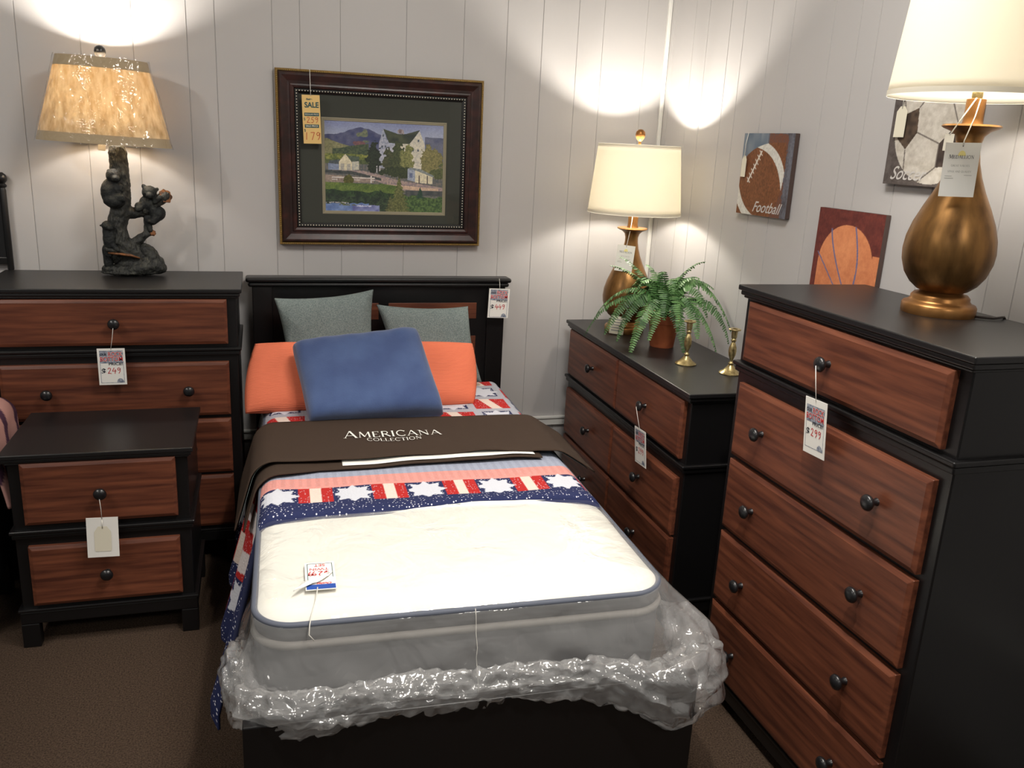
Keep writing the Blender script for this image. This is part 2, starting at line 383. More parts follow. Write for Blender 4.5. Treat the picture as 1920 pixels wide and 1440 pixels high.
gr = [.05,.2,.30,.45,.54,.70,.82,1.02,1.14,1.22,1.38,1.52,1.75,1.83,2.05,2.2,2.45,2.6,2.9,3.1,3.4,3.7,4.0,4.3]
panel_wall('wall_right', 5.7, 0, CH, gr, (XR, 0, 0), -PI/2 + ANG)
boxes('floor', [(FX0, 2.6, FY0, .12, -.1, 0)], 'carpet', bevel=0, kind='structure')
boxes('ceiling', [(FX0, 2.6, FY0, .12, CH, CH+.1)], 'ceiling', bevel=0, kind='structure')
boxes('trim_1', [(XR-.017, XR-.0005, -.016, -.0005, .37, CH)], 'trimw', bevel=.003, kind='structure')
boxes('baseboard_back', [(FX0, XR-.001, -.014, -.0005, .336, .368), (FX0, XR-.001, -.020, -.0005, .368, .378)], 'trimw', bevel=.002, kind='structure')
b2 = boxes('baseboard_right', [(0, 5.6, -.014, -.0005, .336, .368), (0, 5.6, -.020, -.0005, .368, .378)], 'trimw', bevel=.002, kind='structure')
b2.location = (XR, -.015, 0); b2.rotation_euler = (0, 0, -PI/2 + ANG)

# ------------------------------------------------------------------ case furniture
# local frame: u along the front (x), depth away from viewer (+y), z up; origin at front-left floor corner of the top slab
def knob(z, u, parent, f=.0):
    return lathe('knob', [(.009,0),(.0075,.004),(.0065,.012),(.009,.016),(.0158,.019),(.0185,.024),(.0165,.029),(.009,.033),(.002,.034)], 'knob', parent, n=24, c=(u, f, z), axis='-y')
def drawer(parent, u0, u1, z0, z1, knobs):
    ch = .011; d0 = .024; d1 = .004
    bm = bmesh.new()
    a = [(u0,d0,z0),(u1,d0,z0),(u1,d0,z1),(u0,d0,z1)]; b = [(u0,d1+.005,z0),(u1,d1+.005,z0),(u1,d1+.005,z1),(u0,d1+.005,z1)]
    c = [(u0+ch,d1,z0+ch),(u1-ch,d1,z0+ch),(u1-ch,d1,z1-ch),(u0+ch,d1,z1-ch)]
    L = [[bm.verts.new(p) for p in q] for q in (a, b, c)]
    for i in range(4):
        j = (i+1) % 4
        bm.faces.new((L[0][i], L[0][j], L[1][j], L[1][i])); bm.faces.new((L[1][i], L[1][j], L[2][j], L[2][i]))
    bm.faces.new(L[2]); bm.faces.new(L[0][::-1])
    o = bobj('drawer', bm, 'cherry', parent, bevel=.0012, seg=2)
    o['label'] = 'cherry wood drawer front with bevelled edges'
    for k in knobs: knob((z0+z1)/2, k, o, d1)
    return o
def case(name, loc, rz, W, D, H, rows, midrail, base, label, cat, group=None, legw=.075, knobs=None):
    e = empty(name, loc, label, cat, group, rz)
    boxes('carcass', [(.018, W-.018, .022, D-.004, base-.005, H-.022)], 'black', e, bevel=.003)
    # moulded top: slab over two beads
    boxes('top', [(0, W, 0, D, H-.0145, H), (.006, W-.006, .006, D, H-.027, H-.0150), (.013, W-.013, .012, D, H-.034, H-.0275)], 'blacktop', e, bevel=.0045, seg=3)
    boxes('moulding', [(.006, W-.006, .006, D-.01, midrail-.012, midrail), (.011, W-.011, .012, D-.01, midrail-.028, midrail-.0125)], 'black', e, bevel=.004, seg=3)
    boxes('base_moulding', [(.006, W-.006, .008, D-.006, base-.002, base+.008), (.010, W-.010, .012, D-.006, base-.042, base-.0025)], 'black', e, bevel=.003, seg=2)
    for (x0, x1) in ((.010, .010+legw), (W-.010-legw, W-.010)):
        for (y0, y1) in ((.012, .05), (D-.05, D-.006)):
            boxes('leg', [(x0, x1, y0, y1, 0, base-.042)], 'black', e, bevel=.003)
    for r in rows: drawer(e, *r)
    return e
Wc, Dc = .8178, .410
def chest_rows(zs, ks):
    out = []
    for i, (z1, z0) in enumerate(zs):
        out.append((.050, Wc-.050, z0, z1, [.4105] if i == 0 else [.190, .633]))
    return out
case('chest_of_drawers', (-.9292, -.4318, 0), -.0107, Wc, .4114, 1.0311,
     chest_rows([(.9949,.8385),(.7751,.5815),(.567,.366),(.3536,.157)], 0), .825, .136,
     'four drawer black and cherry wood chest under the bear lamp, left of the bed', 'chest of drawers')
case('chest_of_drawers', (1.1824, -1.4623, 0), -1.5729, Wc, .4097, 1.2202,
     chest_rows([(1.1819,1.0226),(.9588,.7524),(.7389,.5342),(.5191,.3111),(.2976,.090)], 0), 1.012, .078,
     'tall five drawer black and cherry chest at the right wall under a gold lamp', 'chest of drawers')
case('nightstand', (-.7886, -.8889, 0), -.0078, .525, .4158, .628,
     [(.052,.473,.406,.599,[.2636]), (.052,.473,.142,.3365,[.2634])], .388, .122,
     'small two drawer black and cherry wood nightstand in front of the left chest', 'nightstand', legw=.05)
Wd = 1.1592
case('dresser', (1.231, -.0569, 0), -1.5879, Wd, .385, .8336,
     [(a, b, z0, z1, [(a+b)/2+o]) for (z1, z0) in ((.7995,.6043),(.5393,.3356),(.3247,.122)) for (a, b, o) in ((.04,.5775,.03),(.5815,Wd-.044,.0))], .592, .10,
     'low wide black and cherry wood dresser in the corner carrying the fern', 'dresser')

# ------------------------------------------------------------------ bed
HB = .4314
bed = empty('bed', (0, 0, 0), 'black bed frame with cherry headboard panels under the white mattress', 'bed')
hb = boxes('headboard', [(HB-.507, HB+.507, -.075, -.045, .25, .985)], 'black', bed, bevel=.002)
boxes('headboard_rail', [(HB-.53, HB+.53, -.100, -.022, .998, 1.0175), (HB-.522, HB+.522, -.094, -.028, .980, .9975)], 'black', bed, bevel=.009, seg=4)
for x0 in (HB-.507, HB+.507-.075): boxes('post', [(x0, x0+.075, -.086, -.03, 0, .982)], 'black', bed, bevel=.003)
for z0, z1 in ((.846,.913), (.70,.772)):
    o = boxes('inset_panel', [(HB-.386, HB-.02, -.0775, -.07, z0, z1), (HB+.02, HB+.388, -.0775, -.07, z0, z1)], 'cherry', bed, bevel=.001)
    o['label'] = 'cherry wood inset strip'
TH = -.038
def Bd(x, y, z):  # bed-aligned frame: x across, y towards the headboard (0 at wall)
    c, s = math.cos(TH), math.sin(TH); y += .1
    return Vector((HB + c*x - s*y, -.1 + s*x + c*y, z))
def bd_boxes(name, bl, m, parent, bevel=.003):
    bm = bmesh.new()
    for b in bl: box(bm, *b)
    for v in bm.verts: v.co = Bd(*v.co)
    return bobj(name, bm, m, parent, bevel=bevel)
bd_boxes('footboard', [(-.485, .505, -1.985, -1.955, .06, .418)], 'black', bed)
for s in (-.485, .455): bd_boxes('leg', [(s, s+.05, -1.99, -1.95, 0, .06)], 'black', bed)
for s in (-.475, .465): bd_boxes('side_rail', [(s, s+.022, -1.956, -.09, .14, .30)], 'black', bed)

def rrect(hw, y0, y1, r, n=10):
    """rounded rectangle outline (x, y) ccw, front edge at y0"""
    out = []
    for cx, cy, a0 in ((hw-r, y0+r, -90), (hw-r, y1-r, 0), (-hw+r, y1-r, 90), (-hw+r, y0+r, 180)):
        for i in range(n+1):
            a = math.radians(a0+90*i/n); out.append((cx+r*math.cos(a), cy+r*math.sin(a)))
    # resample long edges
    res = []
    for i in range(len(out)):
        p = out[i]; q = out[(i+1) % len(out)]; k = (40 if i // (n+1) in (0, 2) else 20) if i % (n+1) == n else 1
        for j in range(k): res.append((p[0]+(q[0]-p[0])*j/k, p[1]+(q[1]-p[1])*j/k))
    return res
def loops_obj(name, loops, m, parent, cap_top=False, cap_bot=False):
    n = len(loops[0]); vs = [p for l in loops for p in l]; fs = []
    for k in range(len(loops)-1):
        for i in range(n):
            j = (i+1) % n; fs.append((k*n+i, k*n+j, (k+1)*n+j, (k+1)*n+i))
    if cap_bot: fs.append(tuple(range(n))[::-1])
    if cap_top: fs.append(tuple((len(loops)-1)*n+i for i in range(n)))
    o = pyd(name, vs, fs, m, parent, True)
    bm = bmesh.new(); bm.from_mesh(o.data); bmesh.ops.recalc_face_normals(bm, faces=bm.faces); bm.to_mesh(o.data); bm.free()
    return o
MHW, MY0, MY1, MR = .462, -1.885, -.14, .085
def mloop(off, z, r=MR, sag=0):
    return [Bd(x, y, z) for x, y in rrect(MHW+off, MY0-off, MY1+off, max(.02, r+off))]
mattress = empty('mattress', Bd(0, -1, .365), 'thick white topped mattress with grey quilted sides lying on the bed', 'mattress')
mattress.location = (0,0,0)
loops_obj('side_panel', [mloop(-.012,.362), mloop(0,.375), mloop(.004,.42), mloop(.003,.50), mloop(-.003,.528), mloop(-.008,.534), mloop(.001,.54), mloop(.003,.555), mloop(-.004,.572)], 'matside', mattress, cap_bot=True)
# top panel: domed grid
tl = []
for off, z in ((-.006,.578),(-.018,.588),(-.04,.5945),(-.09,.599),(-.16,.602),(-.25,.603),(-.36,.604),(-.44,.604)):
    tl.append([Bd(x, y, z + .0025*noise.noise(Vector((x*9, y*9, 0)))) for x, y in rrect(MHW+off, MY0-off, MY1+off, max(.012, MR+off*.8))])
o = loops_obj('top_panel', tl, 'mattop', mattress, cap_top=True); o['label'] = 'white quilted top panel'
def ring(name, off, z, rad, m, parent, bump=False):
    pts = [Bd(x, y, z) for x, y in rrect(MHW+off, MY0-off, MY1+off, MR+off, 12)]
    n = 8; vs = []; fs = []; N = len(pts)
    for i, p in enumerate(pts):
        t = (pts[(i+1) % N]-pts[i-1]).normalized(); a = t.cross(Vector((0,0,1))).normalized(); b = Vector((0,0,1))
        for k in range(n):
            th = 2*PI*k/n; vs.append(p+(a*math.cos(th)+b*math.sin(th))*rad)
    for i in range(N):
        for k in range(n):
            fs.append((i*n+k, i*n+(k+1) % n, ((i+1) % N)*n+(k+1) % n, ((i+1) % N)*n+k))
    return pyd(name, vs, fs, m, parent, True)
o = ring('edge_tape', 0, .576, .0075, 'mattape', mattress); o['label'] = 'blue grey knurled edge tape'
o = ring('edge_tape', .001, .530, .0095, 'lighttape', mattress); o['label'] = 'light grey edge tape'
bsp = empty('box_spring', (0,0,0), 'grey brown quilted box spring under the white mattress', 'box spring')
loops_obj('side_panel', [mloop(-.02,.305), mloop(-.006,.31), mloop(-.004,.335), mloop(-.010,.357), mloop(-.03,.359)], 'boxspring', bsp, cap_bot=True, cap_top=True)
bd_boxes('base', [(-.445,.445,MY0+.01,-.15,.20,.304)], 'boxspring', bsp, bevel=.01)

# ------------------------------------------------------------------ quilt
def grid_obj(name, P, nu, nv, m, parent=None, col=None, flat=None, smooth=True):
    """P: array (nv+1, nu+1, 3)"""
    vs = P.reshape(-1, 3)
    idx = np.arange((nu+1)*(nv+1)).reshape(nv+1, nu+1)
    f = np.stack([idx[:-1,:-1], idx[:-1,1:], idx[1:,1:], idx[1:,:-1]], -1).reshape(-1, 4)
    me = bpy.data.meshes.new(name)
    me.vertices.add(len(vs)); me.vertices.foreach_set('co', vs.astype(np.float32).ravel())
    me.loops.add(f.size); me.loops.foreach_set('vertex_index', f.astype(np.int32).ravel())
    me.polygons.add(len(f)); me.polygons.foreach_set('loop_start', np.arange(0, f.size, 4, dtype=np.int32))
    me.update(calc_edges=True)
    if col is not None:
        ca = me.color_attributes.new('Col', 'FLOAT_COLOR', 'POINT'); ca.data.foreach_set('color', col.reshape(-1, 4).astype(np.float32).ravel())
    if flat is not None:
        fa = me.attributes.new('flat', 'FLOAT_VECTOR', 'POINT'); fa.data.foreach_set('vector', flat.reshape(-1, 3).astype(np.float32).ravel())
    return mesh_obj(name, me, m, parent, smooth)
def star8(X, Y, R_):
    r = np.hypot(X, Y); a = (np.arctan2(Y, X) + 2*PI) % (PI/4); a = np.minimum(a, PI/4-a)
    return r < R_*.62/np.maximum(.3, (np.cos(a)*.62 + np.sin(a)*1.0))*1.0
QW = MHW + .006
DROP_L, DROP_R, QY0, QY1 = .46, .20, -1.425, -.20
def build_quilt():
    nu, nv = 520, 440
    smin, smax = -(QW+DROP_L), QW+DROP_R
    s = np.linspace(smin, smax, nu+1); v = np.linspace(0, QY1-QY0, nv+1)
    S, V = np.meshgrid(s, v)
    rr = .05; zt = .6085
    # cross-section: flat top, quarter arc, drop
    A = np.abs(S); sg = np.sign(S)
    flat = np.minimum(A, QW-rr); rest = np.maximum(0, A-(QW-rr)); arc_len = rr*PI/2
    th = np.clip(rest/rr, 0, PI/2); dn = np.maximum(0, rest-arc_len)
    X = flat + rr*np.sin(th); Z = zt - rr*(1-np.cos(th)) - dn
    # hang: flare out + folds; left side flares more
    fold = .012*np.sin(V*22+.6)+.008*np.sin(V*47)
    k = np.clip(dn/.25, 0, 1.6)
    X = X + np.where(S < 0, .056*k, .02*k) + fold*k
    Z = Z + .004*np.clip(dn/.3, 0, 1)
    X = X*sg
    wr = np.array([noise.noise(Vector((float(a)*6, float(b)*5, .3)))*.004 for a, b in zip(S.ravel()[::1], V.ravel()[::1])]).reshape(S.shape)
    Z = Z + wr*np.clip(1-dn/.05, 0, 1)
    front = np.clip(1 - V/.10, 0, 1)
    Z = Z + .008*front*np.sin(np.clip(V/.10,0,1)*PI)                      # puffed folded hem
    Z = Z - .010*np.clip(1-V/.012, 0, 1)
    # hem line slightly wavy; right end lies a little nearer the foot of the bed
    Y = QY0 + V + .03*np.sin(S*3.2+1.2)*front + .012*np.sin(S*9)*front + np.where(S < -.45, -.10*np.clip((-S-.45)/.4, 0, 1.2), 0)*np.clip(1-V/.6,0,1)
    c, sn = math.cos(TH), math.sin(TH); Yb = Y+.1
    P = np.stack([HB + c*X - sn*Yb, -.1 + sn*X + c*Yb, Z], -1)
    C = np.zeros(S.shape+(4,)); C[..., :] = np.array(srgb(168,170,180)); C[..., 3] = .25
    def setc(mask, rgb, dots):
        C[mask] = np.array(list(srgb(*rgb)[:3])+[dots])
    navy, red, cr, star, pink, grey = (42,48,84), (176,44,42), (222,204,192), (205,207,216), (216,150,142), (158,164,182)
    D = np.minimum(V, np.minimum(S-smin, smax-S))        # distance from nearest hem
    # whole field behind the runner: rows of star / stripe blocks on grey
    bl = .150
    rowp = (V-.40) / bl; colp = (S+.02) / bl
    ri = np.floor(rowp); ci = np.floor(colp); fx = (colp-ci-.5)*bl; fy = (rowp-ri-.5)*bl
    chk = ((ri+ci) % 2 == 0)
    st = chk & star8(fx, fy, .068)
    setc(chk & (np.abs(fx) < .055) & (np.abs(fy) < .055), navy, 1)
    setc(st, star, .15)
    strp = (~chk) & (np.abs(fx) < .066) & (np.abs(fy) < .060)
    warp = fx + .25*fy
    setc(strp, red, .5); setc(strp & (np.abs(warp) < .020), cr, .3)
    ring_ = V < .40
    setc(ring_, grey, .15); setc((V < .262) & (V > .19), pink, .15)
    ridge = ring_ & (V > .205) & (np.floor(S/.012) % 2 == 0)
    C[ridge, :3] *= .90
    def border(dist, along):
        b0, b1 = .085, .190
        inb = (dist < b1)
        m1 = inb
        setc(m1, navy, 1)
        p = .202; q = along/p; f = (q-np.floor(q))*p; fy2 = dist-(b0+b1)/2
        band = inb & (dist > b0)
        blk = band & (f > .103) & (f < .197)
        setc(blk, red, .5); setc(blk & (f > .135) & (f < .165), cr, .4)
        setc((dist < b1+.012) & (dist > b0-.018) & star8(f-.05, fy2, .060), star, .15)
    border(V, S+.062)
    side = (S-smin < .19) & (V > S-smin)
    o_ = C.copy(); border(S-smin, V); C2 = C.copy(); C[:] = o_; C[side] = C2[side]
    # hanging left flank: red and cream lengthwise strips with the navy hem at the front
    fl = (S < -(QW+.03)) & (V > .085) & ~side
    q = (-S-QW) / .06; setc(fl & (np.floor(q+.3*np.sin(V*14)) % 2 == 0), red, .4); setc(fl & (np.floor(q+.3*np.sin(V*14)) % 2 == 1), (214,206,206), .2)
    F = np.stack([S, V, np.zeros_like(S)], -1)
    q = empty('quilt', (0,0,0), 'patchwork quilt of navy, red and white stars and stripes covering the upper bed', 'quilt')
    o = grid_obj('quilt_top', P, nu, nv, 'quilt', q, C, F)
    md = o.modifiers.new('s', 'SOLIDIFY'); md.thickness = .007; md.offset = -1
    # rolled under-fold visible along the front hem
    pts = []
    for i in range(30, 505, 5):
        p = Vector(P[0, i]); pts.append(p + Vector((0, -.003, -.002)))
    hem = tube('hem_fold', pts, .0075, 'navyhem', q, n=8)
    return q
M['navyhem'] = mat('navy_hem', srgb(40,46,80), .9)
build_quilt()

# runner (folded brown cloth bag)
def cross_section(s, half, rr, zt, spread, straight=0):
    A = abs(s); sg = 1 if s >= 0 else -1
    flat = min(A, half-rr); rest = max(0, A-(half-rr)); th = min(rest/rr, PI/2-straight); al = rr*(PI/2-straight); dn = max(0, rest-al)
    x = flat + rr*math.sin(th) + dn*math.sin(straight) ; z = zt - rr*(1-math.cos(th)) - dn*math.cos(straight)
    return sg*x, z
def build_runner():
    r = empty('bed_runner', (0,0,0), 'folded dark brown cloth cover reading AMERICANA COLLECTION lying across the quilt', 'bed runner')
    def layer(name, zt, yb, yf, half, dl, dr, m, wob, th=.004):
        nu, nv = 120, 24
        s = np.linspace(-(half+dl), half+dr, nu+1); P = np.zeros((nv+1, nu+1, 3))
        for i in range(nu+1):
            for j in range(nv+1):
                v = j/nv; sv = float(s[i])
                st = .30 if sv < 0 else 1.0
                x, z = cross_section(sv, half, .07, zt, 0, st)
                y = yf(sv) + (yb(sv)-yf(sv))*v
                z += .004*noise.noise(Vector((sv*7, v*3, wob))) + .010*(1-v)**6*noise.noise(Vector((sv*5, 0, wob+3)))
                P[j, i] = Bd(x, y, z)
        o = grid_obj(name, P, nu, nv, m, r)
        md = o.modifiers.new('s', 'SOLIDIFY'); md.thickness = th; md.offset = 1
        return o
    back = lambda s: -.722 - .02*s + .04*math.sin(s*3+1)*.3 - .02*max(0, -s-.3)
    front = lambda s: -1.075 + .012*math.sin(s*7+.5) + (-.22*max(0, -s-.42) if s < 0 else -.18*max(0, s-.38))
    layer('lower_fold', .6175, back, lambda s: -1.115 + .01*math.sin(s*6) + (-.30*max(0,-s-.3) if s < 0 else 0), MHW+.02, .12, -.10, 'brown', 1.3)
    layer('window_strip', .6235, back, lambda s: -1.098 + .01*math.sin(s*6) + (-.30*max(0,-s-.3) if s < 0 else 0), MHW+.03, -.26, -.13, 'white', 1.3, .001)
    top = layer('top_fold', .630, back, front, MHW+.035, .17, .075, 'brown', 4.1)
    lining = layer('lining', .6265, lambda s: back(s)-.02, lambda s: front(s)+.012, MHW+.030, .155, .06, 'sage', 4.1, .001)
    # lettering, lying on the top fold
    for s, h, yy, big, cur, sx in (('AMERICANA', .044, -.882, {0}, .10, .62), ('COLLECTION', .024, -.938, None, -.25, .86)):
        v, f = serif_text(s, h*1.15, big, cur, 1)
        wid = max(q.x for q in v)-min(q.x for q in v); tgt = .315 if s == 'AMERICANA' else .172
        cx = -.058
        pts = [Bd(cx + q.x*tgt/wid, yy+q.y, .6375 + .004*noise.noise(Vector(((cx+q.x*tgt/wid)*7, ((yy+q.y)+1.075)/.35*3, 4.1)))) for q in v]
        pyd('lettering', pts, f, 'white', r)
build_runner()

# ------------------------------------------------------------------ pillows
def pillow(name, TL, TR, BR, BL, th, m, label, cat, pinch=.10, n=56, seed=1, group=None, boxy=False, wr=.006, corner=.0, pw=.42):
    TL, TR, BR, BL = map(Vector, (TL, TR, BR, BL))
    nrm = ((TR-TL).cross(BL-TL)).normalized()
    if nrm.y > 0: nrm = -nrm
    W = (TR-TL).length; H = (BL-TL).length
    vs = []; flat = []
    def pt(u, v, side):
        a, b = u*2-1, v*2-1
        # inward bow of the edges, corners stay put
        bu = a*(1 - pinch*(1-b*b)**1.0*abs(a)**3); bv = b*(1 - pinch*(1-a*a)**1.0*abs(b)**3)
        if corner:   # rounded corners
            k = 1 - corner*(abs(a)*abs(b))**4; bu *= k; bv *= k
        uu, vv = (bu+1)/2, (bv+1)/2
        p = TL.lerp(TR, uu).lerp(BL.lerp(BR, uu), vv)
        t = ((1-a**(4 if not boxy else 8))*(1-b**(4 if not boxy else 8)))
        t = max(0, t)**pw
        h = th*t*(1+.10*noise.noise(Vector((u*2.3, v*2.3, seed+side))))
        h += wr*noise.noise(Vector((u*W*14, v*H*10, seed*3+side)))*min(1, t*2)
        ed = max(abs(a), abs(b))
        h += wr*1.0*math.sin((u*W+v*H*.4)*70+seed)*max(0, (ed-.72))/.28*(1-ed)*6
        return p + nrm*h*side
    N = n+1
    for side in (1, -1):
        for j in range(N):
            for i in range(N):
                u = .5-.5*math.cos(PI*i/n); v = .5-.5*math.cos(PI*j/n)
                u = (u + i/n)/2; v = (v+j/n)/2
                vs.append(pt(u, v, side)); flat.append((u*W, v*H, side*.1))
    fs = []
    for side in (0, 1):
        o = side*N*N
        for j in range(n):
            for i in range(n):
                q = (o+j*N+i, o+j*N+i+1, o+(j+1)*N+i+1, o+(j+1)*N+i); fs.append(q if side else q[::-1])
    me = bpy.data.meshes.new(name); me.from_pydata(vs, [], fs)
    fa = me.attributes.new('flat', 'FLOAT_VECTOR', 'POINT'); fa.data.foreach_set('vector', np.array(flat, dtype=np.float32).ravel())
    bm = bmesh.new(); bm.from_mesh(me); bmesh.ops.remove_doubles(bm, verts=bm.verts, dist=.0004); bmesh.ops.recalc_face_normals(bm, faces=bm.faces); bm.to_mesh(me); bm.free()
    o = mesh_obj(name, me, m, None, True); tag(o, label, cat, group)
    return o
def sh(p, dy=0, dz=0, dx=0): return (p[0]+dx, p[1]+dy, p[2]+dz)
pillow('throw_pillow', (0.003,-.165,.951), (.38,-.155,.983), (.381,-.265,.64), (.04,-.265,.64), .055, 'sage', 'sage grey throw pillow leaning on the headboard, left one with the higher pointed corner', 'pillow', .09, seed=2, group='sage pillows at the headboard')
pillow('throw_pillow', (.388,-.170,.926), (.759,-.172,.917), (.803,-.27,.622), (.45,-.27,.635), .055, 'sage', 'sage grey throw pillow leaning on the headboard, right one nearest the price card', 'pillow', .09, seed=5, group='sage pillows at the headboard')
pillow('bed_pillow', (-.072,-.365,.822), (.732,-.365,.808), (.712,-.500,.603), (-.112,-.500,.603), .065, 'coral', 'long coral orange ribbed bed pillow behind the blue cushion', 'pillow', -.035, seed=8, wr=.004)
pillow('cushion', (.045,-.475,.838), (.500,-.450,.884), (.562,-.690,.628), (.088,-.700,.618), .072, 'bluep', 'plump blue plush square cushion in front of the coral pillow', 'cushion', .03, seed=12, boxy=True, wr=.004, corner=.035, pw=.36)

# ------------------------------------------------------------------ plastic mattress bag
def build_bag():
    bag = empty('plastic_mattress_bag', (0,0,0), 'clear crinkled plastic bag wrapped over the foot end of the mattress', 'plastic bag')
    def outline(off, rnd=0):
        """open U: from left side near quilt, round the front, to the right side near quilt"""
        hw = MHW+off; y0 = MY0-off; r = MR+max(off,0)*1.1 if off > 0 else max(.006, MR+off*.8)
        pts = []; L1 = (-1.42) - (y0+r)
        for i in range(16): pts.append((-hw, -1.42 - L1*i/16))
        for i in range(15): a = math.radians(180+90*i/14); pts.append((-hw+r+r*math.cos(a), y0+r+r*math.sin(a)))
        for i in range(1, 40): pts.append((-hw+r+(2*hw-2*r)*i/40, y0))
        for i in range(15): a = math.radians(270+90*i/14); pts.append((hw-r+r*math.cos(a), y0+r+r*math.sin(a)))
        for i in range(1, 17): pts.append((hw, y0+r + L1*i/16))
        return pts
    def nz(x, y, z, s): return noise.noise(Vector((x*s, y*s, z*s)))
    base = outline(0); n = len(base)
    prof = [(-.455,.0095),(-.38,.0095),(-.30,.0095),(-.2,.0085),(-.12,.0075),(-.06,.0065),(-.02,.0060),(.004,-.004),(.010,-.016),(.014,-.034),(.022,-.055),(.032,-.08),(.043,-.11),(.052,-.14),(.058,-.165)]
    loops = []
    for k, (off, dz) in enumerate(prof):
        if off < 0:
            zt = {(-.455):.605,(-.38):.605,(-.30):.604,(-.2):.603,(-.12):.601,(-.06):.597,(-.02):.589}[off]; src = outline(off)
            loops.append([Bd(x, y, zt+dz*.55+.0015*nz(x,y,1,14)) for x, y in src]); continue
        src = outline(off); L = []
        hang = min(1, max(0, (-dz)/.12))
        for i, (x, y) in enumerate(src):
            t = i/(n-1)
            cornL = math.exp(-((t-.23)/.075)**2); cornR = math.exp(-((t-.77)/.075)**2)
            sideL = 1 if t < .2 else 0; sideR = 1 if t > .8 else 0
            ex = hang*(.022*cornL + .085*cornR - (.03 if sideL else 0) + (.05 if sideR else 0))
            dx, dy = x-0, y-(MY0+.3); q = math.hypot(dx, dy) or 1
            w = .022*nz(x*1.0, y, k*.12, 9)*hang + .012*nz(x, y, k*.3, 26)*hang
            z = .585+dz + .006*nz(x, y, k*.2, 18)*hang
            if k >= len(prof)-2: z += .030*nz(x, y, 5, 4)*(k-len(prof)+3)/2 + .012*nz(x, y, 6, 22)
            nx, ny = (dx/q, dy/q) if (cornL+cornR) > .2 else ((0, -1) if .25 < t < .75 else (math.copysign(1, x), 0))
            L.append(Bd(x+nx*(ex+w), y+ny*(ex*.8+w), z))
        loops.append(L)
    m = len(loops); P = np.array([[list(v) for v in l] for l in loops])
    o = grid_obj('cover_sheet', P, n-1, m-1, 'film', bag)
    sd = o.modifiers.new('s', 'SUBSURF'); sd.levels = sd.render_levels = 1
    o['label'] = 'smooth clear sheet over the top and sides'
    # gathered hem: crumpled flattened roll following the foot end
    def hem_path(t):
        src = outline(.085) if t > .3 else outline(.035 + .05*max(0, (t-.22)/.08))
        i = t*(n-1); a = int(i); b = min(n-1, a+1); f = i-a
        x = src[a][0]*(1-f)+src[b][0]*f; y = src[a][1]*(1-f)+src[b][1]*f
        return x, y
    NU, NV = 240, 36
    P = np.zeros((NV+1, NU+1, 3))
    for i in range(NU+1):
        t = .10 + .80*i/NU
        x, y = hem_path(t); x2, y2 = hem_path(min(1, t+.01)); x1, y1 = hem_path(max(0, t-.01))
        tx, ty = x2-x1, y2-y1; q = math.hypot(tx, ty) or 1; nx, ny = ty/q, -tx/q      # outward
        cornL = math.exp(-((t-.23)/.07)**2); cornR = math.exp(-((t-.77)/.085)**2)
        zc = .432 + .010*math.cos((t-.5)*9) - .012*cornL - .055*cornR
        if t < .2: zc += .02
        ht = .040 + .010*cornL + .042*cornR + .008*nz(t*8, 1, 0, 1)
        wd = .026 + .008*cornL + .034*cornR
        ends = min(1, (t-.10)/.05, (.90-t)/.05); ends = max(.05, ends)
        for j in range(NV+1):
            th = 2*PI*j/NV
            ct, s_t = math.cos(th), math.sin(th)
            rr = .90 + .25*nz(x*6, y*6, ct*1.2+s_t, 1) + .55*abs(nz(x*6+ct*1.6, y*6+s_t*1.6, s_t*2.6-ct, 1)) + .45*abs(nz(x*13+s_t*2.2, y*13-ct*2.2, ct*2.4, 1)) - .18*abs(nz(x*26, y*26+ct*2, s_t*3, 1))
            o_ = wd*math.cos(th)*rr*ends + .008*nz(x*12, y*12, 3, 1) + .03*cornR + .012*cornL; h = ht*math.sin(th)*rr*ends
            jj = j % NV; jt = Vector((nz(i*.31, jj*.37, 1, 1), nz(i*.33, jj*.39, 5, 1), nz(i*.29, jj*.41, 9, 1)))*.009*ends
            P[j, i] = Bd(x+nx*(o_+.0), y+ny*(o_+.0), zc+h) + jt
    o = grid_obj('gathered_hem', P, NU, NV, 'filmhem', bag, smooth=True)
    o['label'] = 'crumpled gathered hem with bright creases'
    # seam and fold lines
    sl = []
    for k in range(7, m): sl.append(Vector(loops[k][50]) + Vector((0, -.002, 0)))
    tube('seam', sl, .0007, 'string', bag, n=5)
build_bag()

# pins + price card on mattress
def card(name, mtx, w, h, label, cat='price tag', group=None, m='white', th=.0012):
    e = bpy.data.objects.new(name, None); COL.objects.link(e); e.matrix_world = mtx; e.empty_display_size = .03
    tag(e, label, cat, group)
    bm = bmesh.new(); box(bm, -w/2, w/2, -h/2, h/2, -th, 0); bobj('card', bm, m, e)
    return e
e = card('price_card', frame_from(Bd(-.322,-1.742,.6095), Bd(1,-.0,0)-Bd(0,0.0,0), Bd(.04,1,0)-Bd(0,0,0)), .066, .125, 'white and blue price card marked TWIN SET in red, lying on the mattress', 'price tag')
